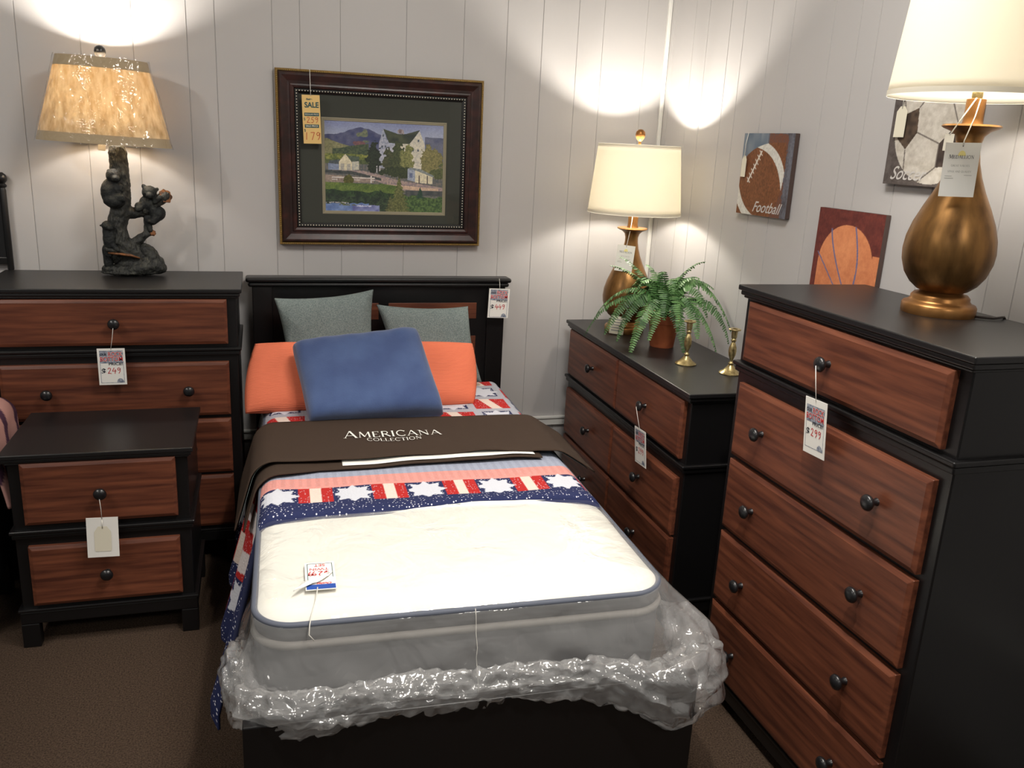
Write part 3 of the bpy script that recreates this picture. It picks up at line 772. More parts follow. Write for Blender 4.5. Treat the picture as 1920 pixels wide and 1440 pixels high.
# the writing on this card is upside down for the viewer
def flip(g): return [Vector((-q.x, -q.y, q.z)) for q in g[0]], g[1]
def fl_put(geo, dx, dy, lift=.0006): return put(flip(geo), dx, dy, lift)
decal('card_print', merge([fl_put(text_geo('SET', .016), .0, .048), fl_put(text_geo('TWIN', .016), -.002, .030), fl_put(hand('$2 9'.replace(' ',''), .020, .12), 0, .010), fl_put(hand('9', .020, .12), -.022, .010)]), 'red', e)
decal('card_border', merge([put(rect(-.028,-.0265,-.02,.057),0,0,.0004), put(rect(.0265,.028,-.01,.057),0,0,.0004), put(rect(-.028,.028,.0555,.057),0,0,.0004)]), 'teal', e)
decal('logo_band', put(rect(-.031,.031,-.060,-.040),0,0,.0004), 'bluelabel', e)
decal('logo_lettering', merge([put(flip(text_geo('Outlet', .012, .0003, .3)), .008, -.036)]), 'red', e)
sl = empty('paper_slip', (0,0,0), 'small crumpled white paper slip lying over the price card on the mattress', 'paper')
v, f = [], []
for i in range(9):
    for j in range(5):
        a, b = i/8-.5, j/4-.5
        v.append(Bd(-.337+a*.068+b*.022, -1.772+b*.035+a*.045, .615+.006*noise.noise(Vector((a*5,b*5,2)))))
for i in range(8):
    for j in range(4): f.append((i*5+j, (i+1)*5+j, (i+1)*5+j+1, i*5+j+1))
o = pyd('slip', v, f, 'white', sl, True); md = o.modifiers.new('s','SOLIDIFY'); md.thickness = .0006
pts = [Bd(-.33,-1.80,.613), Bd(-.335,-1.84,.606), Bd(-.345,-1.885,.600), Bd(-.35,-1.905,.588), Bd(-.352,-1.912,.568), Bd(-.342,-1.915,.556)]
tube('string', pts, .0012, 'string', sl, n=6)

# ------------------------------------------------------------------ hanging price tags
def hanging_card(name, top, xdir, ydir, w, h, label, hook, price=None, group=None):
    e = card(name, frame_from(Vector(top)-Vector(ydir).normalized()*h/2, xdir, ydir), w, h, label, 'price tag', group)
    inv = e.matrix_world.inverted()
    p1 = inv @ Vector(hook); p0 = Vector((0, h/2-.004, .001)); mid = p0.lerp(p1, .5) + Vector((.001, 0, .001))
    tube('string', [p0, mid, p1], .0009, 'string', e, n=6)
    if price is not None:
        k = w/.085
        decal('print_panel', merge([put(rect(-.036*k,.036*k,.012*k,.055*k),0,0,.0003), put(rect(-.036*k,-.0345*k,-.055*k,.012*k),0,0,.0003), put(rect(.0345*k,.036*k,-.055*k,.012*k),0,0,.0003), put(rect(-.036*k,.036*k,-.056*k,-.0545*k),0,0,.0003)]), 'taggrey', e)
        def bt(s, sz, tw, x, y):
            g = text_geo(s, sz, .00022*k); wd = max(q.x for q in g[0])-min(q.x for q in g[0]); return put(g, x, y, .0010, tw/wd)
        halo = []
        for s, sz, tw, x, y in (('ROCK', .0205*k, .044*k, .012*k, .0425*k), ('BOTTOM', .0205*k, .069*k, .0*k, .0255*k)):
            g = text_geo(s, sz, .0009*k); wd = max(q.x for q in g[0])-min(q.x for q in g[0]); halo.append(put(g, x, y, .0007, (tw+.003*k)/wd))
        decal('lettering_outline', merge(halo), 'white', e)
        decal('red_lettering', merge([bt('ROCK', .0205*k, .044*k, .012*k, .0425*k), bt('BOTTOM', .0205*k, .069*k, 0, .0255*k)]), 'red', e)
        decal('dark_lettering', bt('OUR', .012*k, .020*k, -.024*k, .042*k), 'ink', e); decal('dark_lettering', bt('PRICE!', .013*k, .042*k, .012*k, .0095*k), 'ink', e); decal('dollar_sign', put(text_geo('$', .026*k, .0006*k), -.026*k, -.016*k, .0006), 'ink', e)
        decal('price', put(hand(price, .021*k, .10), .007*k, -.014*k, .0006), 'red', e)
        rock = [(.012,-.055),(.014,-.046),(.021,-.040),(.028,-.042),(.034,-.050),(.0345,-.055)]
        decal('rock_picture', ([Vector((a*k, b*k, .0005)) for a, b in rock], [tuple(range(len(rock)))]), 'taggrey', e)
    return e
hanging_card('price_tag', (-.530,-.4665,.838), (1,0,0), (.02,.0,1), .085, .125, 'white ROCK BOTTOM price tag hanging from the top drawer knob of the left chest', (-.5190,-.463,.912), '249', 'rock bottom price tags')
hanging_card('price_tag', (.9025,-.126,.980), (1,-.0,-.03), (.03,0,1), .0885, .122, 'white ROCK BOTTOM price tag hanging on the right end of the headboard rail', (.905,-.1045,1.018), '449', 'rock bottom price tags')
def on_front(ox, oy, a, u, d, z): return (ox + math.cos(a)*u + math.sin(a)*d, oy + math.sin(a)*u - math.cos(a)*d, z)
aR, aD, aN = -1.5729, -1.5879, -.0078
fR = lambda u, d, z: on_front(1.1824, -1.4623, aR, u, d, z)
fD = lambda u, d, z: on_front(1.231, -.0569, aD, u, d, z)
fN = lambda u, d, z: on_front(-.7886, -.8889, aN, u, d, z)
hanging_card('price_tag', fR(.441,.034,1.026), (math.cos(aR),math.sin(aR),0.04), Vector(fR(.441,.034,1.026))-Vector(fR(.437,.024,.89)), .0785, .1345, 'white ROCK BOTTOM price tag hanging on the tall chest of drawers at the right', fR(.412,.031,1.100), '299', 'rock bottom price tags')
hanging_card('price_tag', fD(.896,.030,.634), (math.cos(aD),math.sin(aD),0.06), Vector(fD(.896,.030,.634))-Vector(fD(.903,.020,.504)), .090, .130, 'slightly curled white ROCK BOTTOM price tag hanging on the low dresser', fD(.850,.031,.700), '299', 'rock bottom price tags')
e = hanging_card('price_tag', fN(.265,.030,.433), (1,0,-.03), (.02,.0,1), .0865, .128, 'blank white square card hanging from the top drawer knob of the nightstand', fN(.2636,.032,.492))
g = [Vector(p+(.0009,)) for p in ((-.021,-.045),(.021,-.045),(.023,-.040),(.023,.018),(.012,.036),(-.012,.036),(-.023,.018),(-.023,-.040))]
o = decal('small_tag', (g, [tuple(range(8))]), 'cream', e); o['label'] = 'smaller cream tag with clipped corners on the card'
tube('small_string', [(0,.030,.0015),(0,.056,.0015)], .0012, 'string', e, n=6)

# ------------------------------------------------------------------ gold table lamps
def shade_ring(prof_r0, prof_r1, z0, z1, name, m, parent, c, sx=1, sy=1, th=.0015, tilt=None, n=64, pleat=0):
    vs = []; fs = []; K = 10
    T_ = tilt or Matrix.Identity(3)
    for k in range(K+1):
        f = k/K; r = prof_r0*(1-f)+prof_r1*f; z = z0*(1-f)+z1*f
        for i in range(n):
            a = 2*PI*i/n; q = r*(1+pleat*math.cos(i*PI))
            p = Vector((q*sx*math.cos(a), q*sy*math.sin(a), z-(z0+z1)/2)); p = T_ @ p; p.z += (z0+z1)/2
            vs.append(p + Vector(c))
    for k in range(K):
        for i in range(n):
            j = (i+1) % n; fs.append((k*n+i, k*n+j, (k+1)*n+j, (k+1)*n+i))
    o = pyd(name, vs, fs, m, parent, True)
    md = o.modifiers.new('s', 'SOLIDIFY'); md.thickness = th; md.offset = 0
    return o
def bulb_light(name, loc, w, col, rad=.028):
    l = bpy.data.lights.new(name, 'POINT'); l.energy = w; l.color = col; l.shadow_soft_size = rad
    o = bpy.data.objects.new(name, l); COL.objects.link(o); o.location = loc; return o
def gold_lamp(loc, label, group):
    e = empty('table_lamp', loc, label, 'table lamp', group)
    lathe('base', [(.060,0),(.080,0),(.081,.004),(.081,.020),(.078,.025),(.069,.028),(.064,.034),(.064,.040),(.058,.047),(.048,.050),(.046,.053),(.020,.053)], 'goldlight', e)['label'] = 'brighter copper gold stepped disc base'
    lathe('body', [(.040,.050),(.055,.056),(.072,.070),(.087,.092),(.0965,.122),(.0985,.145),(.0955,.175),(.086,.208),(.070,.245),(.053,.280),(.040,.312),(.031,.342),(.0265,.368),(.026,.385),(.030,.400),(.041,.410),(.056,.416),(.0615,.420),(.059,.424),(.030,.4245)], 'gold', e)
    lathe('neck', [(.023,.424),(.021,.430),(.020,.440),(.020,.478),(.012,.480)], 'goldlight', e, n=32)
    lathe('socket', [(.0105,.480),(.0115,.484),(.0115,.515),(.008,.525)], 'brass', e, n=24)
    lathe('bulb', [(.010,.525),(.013,.535),(.026,.560),(.030,.580),(.026,.600),(.012,.612),(.002,.615)], 'bulb', e, n=24)
    hp = [(.0115*1, 0, .500)] + [(.055*math.sin(PI*i/10)+.004, 0, .50+.245*i/10) for i in range(1, 10)] + [(.003,0,.745)]
    v1 = tube_geo(hp, .0018, 6); v2 = tube_geo([(-a, b, c) for a, b, c in hp], .0018, 6)
    g_ = merge([v1, v2]); pyd('harp', g_[0], g_[1], 'brass', e, True)
    g_ = merge([tube_geo([(0,0,.742), (.155*math.cos(a), .155*math.sin(a), .738)], .0016, 6) for a in (0, 2*PI/3, 4*PI/3)]); pyd('spider', g_[0], g_[1], 'brass', e, True)
    shade_ring(.184, .160, .482, .742, 'lamp_shade', 'shadew', e, (0,0,0))
    for z, r in ((.486, .1852), (.738, .1612)):
        vs, fs = [], []
        n = 64
        for zz in (z-.006, z+.006):
            for i in range(n): a = 2*PI*i/n; vs.append((r*math.cos(a), r*math.sin(a), zz))
        for i in range(n): j = (i+1) % n; fs.append((i, j, n+j, n+i))
        pyd('shade_trim', vs, fs, 'shadew', e, True)
    lathe('finial', [(.004,.742),(.006,.748),(.005,.756),(.011,.762),(.0175,.772),(.0195,.782),(.0175,.793),(.010,.801),(.002,.803)], 'goldlight', e, n=28)
    return e
lm = gold_lamp((1.395,-.300,.8336), 'lit gold teardrop table lamp on the low dresser behind the fern', 'gold teardrop lamps')
lr = copy_tree(lm); lr.location = (1.463,-1.8765,1.2202); lr['label'] = 'large gold teardrop table lamp on the tall chest, shade cut by picture edge'
def lamp_light(loc, w_up, w_all, col=(1,.93,.83)):
    # bulbs throw most of their light upwards, their base shades the way down
    bulb_light('bulb_light', loc, w_all, col)
    l = bpy.data.lights.new('bulb_uplight', 'SPOT'); l.energy = w_up; l.color = col; l.shadow_soft_size = .028; l.spot_size = math.radians(178); l.spot_blend = .6
    o = bpy.data.objects.new('bulb_uplight', l); COL.objects.link(o); o.location = loc; o.rotation_euler = (PI, 0, 0)
lamp_light((1.395,-.300,.8336+.590), 26, 8)
lamp_light((1.463,-1.8765,1.2202+.590), 18, 6)
c_ = tube('power_cord', [(1.500,-1.94,1.2245),(1.54,-1.965,1.2245),(1.565,-1.962,1.226),(1.583,-1.952,1.2245),(1.600,-1.945,1.213),(1.604,-1.94,1.10),(1.605,-1.93,.9)], .0028, 'cord', lr); c_.matrix_parent_inverse = Matrix.Translation((-1.463,1.8765,-1.2202))

# medallion hang tags
def medallion(name, tl, tr, bl, hook, label, w=None):
    tl, tr, bl = map(Vector, (tl, tr, bl)); w = (tr-tl).length; h = (tl-bl).length
    c = (tl+tr)/2
    e = card(name, frame_from(c + (bl-tl)/2, tr-tl, tl-bl), w, h, label, 'hang tag')
    inv = e.matrix_world.inverted(); hk = [inv @ Vector(q) for q in hook]
    for q in hk: tube('string', [(0, h/2-.006, .001), (0, h/2+.004, .002), Vector((0,h/2,0)).lerp(q, .6)+Vector((.002,0,.002)), q], .0012, 'string', e, n=6)
    k = w
    g = serif_text('MEDALLION', .10*k, {0}); 
    decal('title', put(g, 0, h*.24, .0005, .70*k/(max(q.x for q in g[0])-min(q.x for q in g[0]))), 'ink', e)
    l2 = serif_text('GREAT VALUES', .055*k); l3 = serif_text('STYLE AND QUALITY', .055*k)
    def fit(g, tw, x, y): return put(g, x, y, .0005, tw/(max(q.x for q in g[0])-min(q.x for q in g[0])))
    decal('small_print', merge([fit(l2, .52*k, 0, h*.08), fit(l3, .66*k, 0, -h*.03), put(rect(-.40*k,-.2*k,0,.012*k), 0, -h*.12), put(rect(-.40*k,-.15*k,0,.012*k), 0, -h*.16), put(rect(.14*k,.36*k,0,.01*k), 0, -h*.10)]), 'greyink', e)
    sun = [(.11*k*math.cos(PI*i/8), .16*k*math.sin(PI*i/8)) for i in range(9)]
    decal('sun_emblem', ([Vector((a, b+h*.26, .0003)) for a, b in sun], [tuple(range(9))]), 'tagsun', e)
    hole = [(.018*k*math.cos(PI*i/5), .018*k*math.sin(PI*i/5)) for i in range(10)]
    decal('punch_hole', ([Vector((a, b+h*.44, .0005)) for a, b in hole], [tuple(range(10))]), 'ink', e)
    return e
M['tagsun'] = mat('pale_yellow', srgb(238,226,150), .6)
medallion('hang_tag', (1.378,-1.918,1.602), (1.431,-1.962,1.604), (1.366,-1.902,1.490), [(1.452,-1.899,1.697)], 'large white MEDALLION hang tag on the gold lamp on the tall chest')
medallion('hang_tag', (1.317,-.340,1.195), (1.380,-.370,1.190), (1.315,-.339,1.091), [(1.382,-.320,1.300)], 'white MEDALLION hang tag on the gold lamp behind the fern')
e = card('hang_tag', frame_from((1.333,-.368,.8725), (.86,-.5,-.06), (.02,.25,1)), .058, .072, 'cream printed tag leaning against the foot of the dresser lamp under the fern', 'hang tag', m='cream')
decal('small_print', merge([put(rect(-.022,.018,.02-.011*i,.024-.011*i),0,0,.0005) for i in range(5)]), 'greyink', e)
tube('string', [(0,.034,.001),(.004,.09,-.004),(.010,.155,-.006)], .0009, 'string', e, n=5)
e = card('hang_tag', frame_from((1.392,-1.893,1.604), (.75,-.66,0), (.05,.02,1)), .019, .036, 'small white tag hanging beside the large tag on the tall chest lamp', 'hang tag')
inv = e.matrix_world.inverted(); tube('string', [(0,.016,.001), inv @ Vector((1.418,-1.895,1.660)), inv @ Vector((1.449,-1.890,1.700))], .0014, 'string', e, n=6)

# ------------------------------------------------------------------ bear lamp
def blob_mesh(name, balls, caps, m, parent, vox=.0035, base=(0,0,0), disp=0, nscale=40, boxes_=()):
    """balls: (centre, radii, rotz); caps: (p0, r0, p1, r1). united by voxel remesh"""
    bm = bmesh.new()
    for bl in balls:
        c, r = bl[0], bl[1]; rot = bl[2] if len(bl) > 2 else 0
        mt = Matrix.Translation(c) @ Matrix.Rotation(rot, 4, 'Y') @ Matrix.Diagonal((r[0], r[1], r[2], 1))
        bmesh.ops.create_icosphere(bm, subdivisions=3, radius=1, matrix=mt)
    for p0, r0, p1, r1 in caps:
        K = 6
        p0, p1 = Vector(p0), Vector(p1)
        pts = [p0.lerp(p1, i/K) for i in range(K+1)]; rs = [r0+(r1-r0)*i/K for i in range(K+1)]
        v, f = tube_geo(pts, rs, 16)
        bv = [bm.verts.new(q) for q in v]
        for q in f: bm.faces.new([bv[i] for i in q])
        for p, r in ((p0, r0), (p1, r1)): bmesh.ops.create_icosphere(bm, subdivisions=2, radius=r*.98, matrix=Matrix.Translation(p))
    me = bpy.data.meshes.new(name); bm.to_mesh(me); bm.free()
    o = bpy.data.objects.new(name, me); COL.objects.link(o)
    md = o.modifiers.new('r', 'REMESH'); md.mode = 'VOXEL'; md.voxel_size = vox
    sm = o.modifiers.new('s', 'SMOOTH'); sm.iterations = 6; sm.factor = .6
    dg = bpy.context.evaluated_depsgraph_get(); me2 = bpy.data.meshes.new_from_object(o.evaluated_get(dg))
    bpy.data.objects.remove(o); bpy.data.meshes.remove(me)
    if disp:
        for v in me2.vertices:
            k = noise.noise(v.co*nscale) + .5*noise.noise(v.co*nscale*2.4)
            v.co += v.normal*k*disp
    me2.name = name
    return mesh_obj(name, me2, m, parent, True)
BL = (-.490, -.135, 1.0311)
bl = empty('bear_lamp', BL, 'bear figurine table lamp with parchment shade in cellophane on the left chest', 'table lamp')
KS = .985
def q(cx, cy, d=0):  # figure drawing units -> lamp-local metres (d: towards the viewer)
    return Vector(((cx*.0003373 - cy*.0000304 - .1031)*KS, -d, (1.4933 - cy*.000342 - 1.0311)*KS))
blob_mesh('rock_base', [(q(460,1290), (.098,.045,.016)), (q(600,1235), (.050,.042,.030), .35), (q(520,1270,.01), (.05,.04,.026)), (q(700,1275), (.028,.03,.02)), (q(220,1280), (.034,.034,.016)), (q(420,1230), (.05,.034,.026)), (q(420,1320), (.104,.048,.009))],
          [(q(560,1080), .026, q(680,1230), .028), (q(380,1150), .030, q(560,1240), .032)], 'bark', bl, disp=.0035, nscale=55)
blob_mesh('trunk', [(q(260,1060), (.035,.032,.06)), (q(330,1110), (.045,.03,.03))],
          [(q(255,60), .030, q(285,330), .032), (q(285,330), .032, q(300,560), .034), (q(300,560), .034, q(290,700), .034), (q(290,700), .034, q(255,850), .034), (q(255,850), .034, q(290,1000), .038),
           (q(290,1000), .036, q(470,1120), .030), (q(320,1050), .034, q(420,1200), .032), (q(470,1120), .026, q(600,1200), .024),
           (q(330,690), .024, q(450,690), .020), (q(450,690), .020, q(560,640), .022), (q(560,640), .022, q(730,510), .019),
           (q(420,1030), .020, q(500,960), .016), (q(500,960), .016, q(560,900), .013), (q(560,900), .013, q(620,895), .009), (q(565,900), .011, q(555,740), .010)], 'bark', bl, disp=.0028, nscale=60)
def cut_disc(p, n_, r, rx=1):
    n_ = Vector(n_).normalized(); a = n_.cross(Vector((0,1,0))).normalized(); b = n_.cross(a)
    vs = []; N = 18
    for k, (rr, dd) in enumerate(((1.0,-.006),(1.0,.001),(.55,.003))):
        for i in range(N):
            t = 2*PI*i/N; w = 1+.12*math.sin(i*2.3)
            vs.append(Vector(p)+n_*dd+(a*math.cos(t)+b*math.sin(t))*r*rr*w)
    fs = [(k*N+i, k*N+(i+1) % N, (k+1)*N+(i+1) % N, (k+1)*N+i) for k in range(2) for i in range(N)] + [tuple(2*N+i for i in range(N))]
    return vs, fs
g_ = cut_disc(q(742,505,.004), (.55,-.75,.35), .0235); o = pyd('cut_branch_end', g_[0], g_[1], 'cutwood', bl); o['label'] = 'bare brown cut end of the upper branch'
g_ = cut_disc(q(628,895,.006), (.6,-.8,.2), .0105); o = pyd('cut_branch_end', g_[0], g_[1], 'cutwood', bl); o['label'] = 'small brown cut end of the lower branch'
o = blob_mesh('split_log', [], [(q(180,1065,.034), .010, q(330,1085,.040), .011), (q(330,1085,.040), .011, q(505,1150,.036), .006)], 'bark', bl, disp=.0015)
g_ = merge([tube_geo([q(205,1098,.048), q(330,1108,.052), q(420,1120,.050), q(515,1152,.042)], [.003,.0045,.005,.002], 8)]); o = pyd('split_face', g_[0], g_[1], 'cutwood', bl, True); o['label'] = 'bare brown split face of the log'
# bears
def bear(name, balls, caps, label):
    o = blob_mesh(name, balls, caps, 'bronze', bl, vox=.0024, disp=.0008, nscale=120); o['label'] = label; return o
bear('bear', [(q(215,480,.020), (.036,.036,.050)), (q(250,560,.030), (.036,.034,.028)), (q(235,310,.030), (.026,.026,.025)), (q(262,335,.054), (.013,.014,.011)), (q(192,268,.030), (.009,.006,.009)), (q(280,262,.030), (.008,.006,.008)), (q(275,440,.040), (.022,.018,.02))],
     [(q(180,420,.030), .015, q(300,415,.045), .011), (q(190,560,.04), .018, q(310,520,.052), .013), (q(310,520,.052), .013, q(335,545,.05), .010), (q(250,250,.0), .012, q(235,300,.02), .02)], 'bear cub hugging the upper trunk')
bear('bear', [(q(580,470,.012), (.0255,.024,.024)), (q(590,500,.034), (.013,.015,.011)), (q(522,415,.008), (.0085,.006,.011), -.4), (q(655,436,.008), (.0065,.005,.007)), (q(560,590,.004), (.028,.024,.03)), (q(660,690,-.004), (.029,.026,.028))],
     [(q(540,590,.01), .016, q(475,640,.022), .012), (q(475,610,.016), .013, q(478,645,.024), .011), (q(560,600), .024, q(670,690,-.004), .024), (q(680,700,0), .02, q(625,775,.012), .013), (q(625,775,.012), .012, q(590,765,.018), .009), (q(640,560,.02), .011, q(690,520,.022), .010), (q(560,740,.004), .012, q(590,830,.006), .010), (q(590,830,.006), .010, q(600,870,.008), .009)], 'bear cub climbing on the right branch')
bear('bear', [(q(190,820,.030), (.022,.022,.018)), (q(218,838,.052), (.011,.012,.009)), (q(125,823,.020), (.009,.005,.005)), (q(215,783,.022), (.006,.005,.006)), (q(205,960,.026), (.022,.024,.044)), (q(195,1090,.014), (.022,.022,.032))],
     [(q(200,990,.03), .012, q(300,1065,.048), .008), (q(190,1100,.012), .019, q(195,1230,.012), .016), (q(185,860,.024), .018, q(200,940,.026), .02)], 'bear cub standing at the lower left of the trunk')
# oval shade
tlt = Matrix.Rotation(math.radians(1.6), 3, 'Y')
sxc = -.051
rz0, rz1 = 1.487-1.0311, 1.766-1.0311
shade_ring(.214, .141, rz0, rz1, 'lamp_shade', 'shadep', bl, (sxc,0,0), 1, .56, tilt=tlt, n=120, pleat=.004)
def band(zf0, zf1, name, m, off=.0016):
    f0, f1 = zf0, zf1; r0 = .214*(1-f0)+.141*f0; r1 = .214*(1-f1)+.141*f1; n = 96; vs = []; fs = []
    for r, f in ((r0, f0), (r1, f1)):
        for i in range(n):
            a = 2*PI*i/n; p = Vector(((r+off)*math.cos(a), (r*.56+off)*math.sin(a), (f-.5)*(rz1-rz0))); p = tlt @ p; vs.append(p+Vector((sxc, 0, (rz0+rz1)/2)))
    for i in range(n): j = (i+1) % n; fs.append((i, j, n+j, n+i))
    return pyd(name, vs, fs, m, bl, True)
band(0, .11, 'shade_trim', 'shadetrim'); band(.88, 1.0, 'shade_trim', 'shadetrim')
# cellophane
vs, fs = [], []; n = 140; K = 16
for k in range(K+1):
    f = k/K; r = .214*(1-f)+.141*f
    for i in range(n):
        a = 2*PI*i/n; w = .006+.006*noise.noise(Vector((math.cos(a)*4, math.sin(a)*4, f*3)))+.003*noise.noise(Vector((math.cos(a)*14, math.sin(a)*14, f*7)))
        p = Vector(((r+w)*math.cos(a), (r*.56+w)*math.sin(a), (f-.5)*(rz1-rz0)*1.03)); p = tlt @ p; vs.append(p+Vector((sxc, 0, (rz0+rz1)/2)))
for k in range(K):
    for i in range(n): j = (i+1) % n; fs.append((k*n+i, k*n+j, (k+1)*n+j, (k+1)*n+i))
o = pyd('cellophane_wrap', vs, fs, 'cello', bl, True); o['label'] = 'clear shiny wrap round the shade'
lathe('finial', [(.004,.712),(.006,.722),(.009,.728),(.017,.738),(.019,.748),(.0165,.760),(.009,.767),(.002,.769)], 'knob', bl, c=(sxc,0,.008), n=28)
lathe('bulb', [(.008,.505),(.012,.515),(.024,.545),(.028,.565),(.024,.585),(.01,.597),(.002,.599)], 'bulb', bl, c=(-.025,0,0), n=24)
lathe('socket', [(.014,.455),(.014,.500),(.009,.506)], 'brass', bl, c=(-.02,0,0), n=20)
g_ = merge([tube_geo([(-.02,0,.46),(.02,0,.52),(.03,0,.62),(sxc+.01,0,.708),(sxc,0,.715)], .0018, 6), tube_geo([(-.02,0,.46),(-.08,0,.52),(-.10,0,.62),(sxc-.01,0,.708),(sxc,0,.715)], .0018, 6), tube_geo([(sxc-.138,0,.700),(sxc,0,.714),(sxc+.138,0,.712)], .0016, 6)])
pyd('harp', g_[0], g_[1], 'brass', bl, True)
e = card('hang_tag', frame_from((-.552,-.175,1.478), (1,0,-.1), (0,0,1)), .024, .026, 'tiny white tag hanging under the shade of the bear lamp', 'hang tag')
tube('string', [(0,.011,.001),(.01,.03,.002)], .0012, 'string', e, n=6)
lamp_light((-.530,-.135,1.0311+.632), 30, 7)

# ------------------------------------------------------------------ fern
FP = Vector((1.432,-.575,.8336))
fern = empty('potted_fern', FP, 'green artificial fern in a terracotta pot on the low dresser', 'potted plant')
lathe('pot', [(.004,0),(.044,0),(.0455,.003),(.055,.086),(.0565,.088),(.0565,.092),(.060,.094),(.0635,.124),(.0625,.127),(.0585,.126),(.056,.100),(.004,.100)], 'pot', fern, n=48)
lathe('soil', [(.055,.101),(.04,.108),(.002,.111)], 'soil', fern, n=24)
cdv = Vector((FP.x+.080, FP.y+3.4767, 0)).normalized(); crt = Vector((cdv.y, -cdv.x, 0))
def frond(tip, up, seed, wmax=.034, m='fern', n=22):
    rnd = random.Random(seed)
    p0 = Vector((rnd.uniform(-.02,.02), rnd.uniform(-.02,.02), .108)); p3 = tip
    d = Vector((p3.x, p3.y, 0)); 
    p1 = p0 + d*.12 + Vector((0,0,up)); p2 = p0 + d*.72 + Vector((0,0,max(up*.9, (p3.z-.108)*.8+up*.35)))
    def B(t): return p0*(1-t)**3 + p1*3*t*(1-t)**2 + p2*3*t*t*(1-t) + p3*t**3
    vs, fs = tube_geo([B(i/14) for i in range(15)], [.0014*(1-.6*i/14) for i in range(15)], 5)
    side0 = Vector((0,0,1)).cross((p3-p0)); side0 = side0.normalized() if side0.length > 1e-4 else Vector((1,0,0))
    roll = rnd.uniform(-.5,.5)
    K = 60; ss = [0]
    for i in range(K): ss.append(ss[-1] + (B((i+1)/K)-B(i/K)).length)
    def tat(s_):
        for i in range(K):
            if ss[i+1] >= s_: return (i + (s_-ss[i])/max(1e-9, ss[i+1]-ss[i]))/K
        return 1.0
    N = int(ss[-1]/.0088); N = min(N, 44)
    for i in range(4, N):
        f = i/N; t = tat(f*ss[-1]); p = B(t); tan = (B(min(1,t+.01))-B(t-.01)).normalized()
        s = (side0 - tan*side0.dot(tan)).normalized(); nn = tan.cross(s); s = (s*math.cos(roll)+nn*math.sin(roll)); nn = tan.cross(s)
        prof = min(1, .45+f*2.2)*min(1, .16+(1-f)*1.5)
        L = wmax*prof*rnd.uniform(.88,1.1); W = ss[-1]/N*.50*(.7+.3*prof)
        for sg in (1, -1):
            ax = (s*sg + tan*.22 - nn*.30*rnd.uniform(.3,1.6)).normalized(); cr = (tan + nn*rnd.uniform(-.35,.35)).normalized()
            o = len(vs); droop = nn*-.12
            ks = [(0,-.3),(0.0,.5),(.3,1.0),(.45,.8),(.6,.95),(.75,.6),(.88,.62),(1,.0),(.88,-.55),(.7,-.62),(.55,-.9),(.4,-.75),(.2,-.9)]
            for a, b in ks: vs.append(p + ax*L*a + cr*W*b + droop*L*a*a)
            fs.append(tuple(range(o, o+len(ks))))
    return pyd('frond', vs, fs, m, fern)
tips = [  # (right, toward viewer, height above dresser, arch)
 (-.300,.02,.015,.13),(-.270,-.02,.080,.16),(-.225,.0,.295,.12),(-.195,-.06,.325,.10),(-.09,-.06,.300,.14),(.135,-.04,.330,.13),(.10,-.08,.250,.16),
 (.120,.02,.270,.16),(.020,.10,.215,.20),(-.03,.04,.27,.2),(.200,-.05,.165,.21),(.262,-.02,.060,.22),(.250,.04,.035,.14),(.205,.08,.010,.12),(.180,-.09,.22,.18),
 (-.17,.10,.020,.14),(-.115,.17,-.02,.13),(-.05,.15,.045,.12),(.085,.14,.008,.13),(.055,.16,.09,.14),(.13,.12,.06,.15),(-.22,.09,.04,.15),
 (-.13,.03,.17,.19),(.05,-.10,.2,.2),(-.05,-.1,.22,.2),(-.16,-.10,.14,.2),(.16,.05,.13,.19),(0,.13,.12,.16)]
for i, (r, f, h, up) in enumerate(tips):
    frond(crt*r - cdv*f + Vector((0,0,h)), up, i+3, .043 if abs(r) < .26 else .034, 'fern' if i % 3 else 'fern2', n=13)

# candlesticks
cs = empty('candlestick', (1.391,-.850,.8336), 'brass candlestick standing on the dresser right in front of the fern', 'candlestick', 'brass candlesticks on the dresser')
lathe('foot', [(.004,0),(.037,0),(.038,.003),(.034,.006),(.024,.012),(.015,.022),(.009,.030),(.004,.030)], 'brass', cs, n=40)
lathe('stem', [(.006,.030),(.0095,.034),(.0095,.038),(.006,.041),(.005,.046),(.007,.052),(.0115,.064),(.0135,.078),(.0125,.092),(.0085,.104),(.006,.110),(.0085,.114),(.0095,.118),(.007,.122)], 'brass', cs, n=32)
lathe('candle_cup', [(.007,.122),(.0095,.126),(.0105,.146),(.0115,.149),(.020,.152),(.021,.155),(.019,.157),(.009,.156),(.0085,.140),(.004,.139)], 'brass', cs, n=32)
c2 = copy_tree(cs); c2.location = (1.486,-.990,.8336); c2.rotation_euler = (0,0,.6); c2['label'] = 'brass candlestick on the dresser beside the tall chest, partly hidden by it'

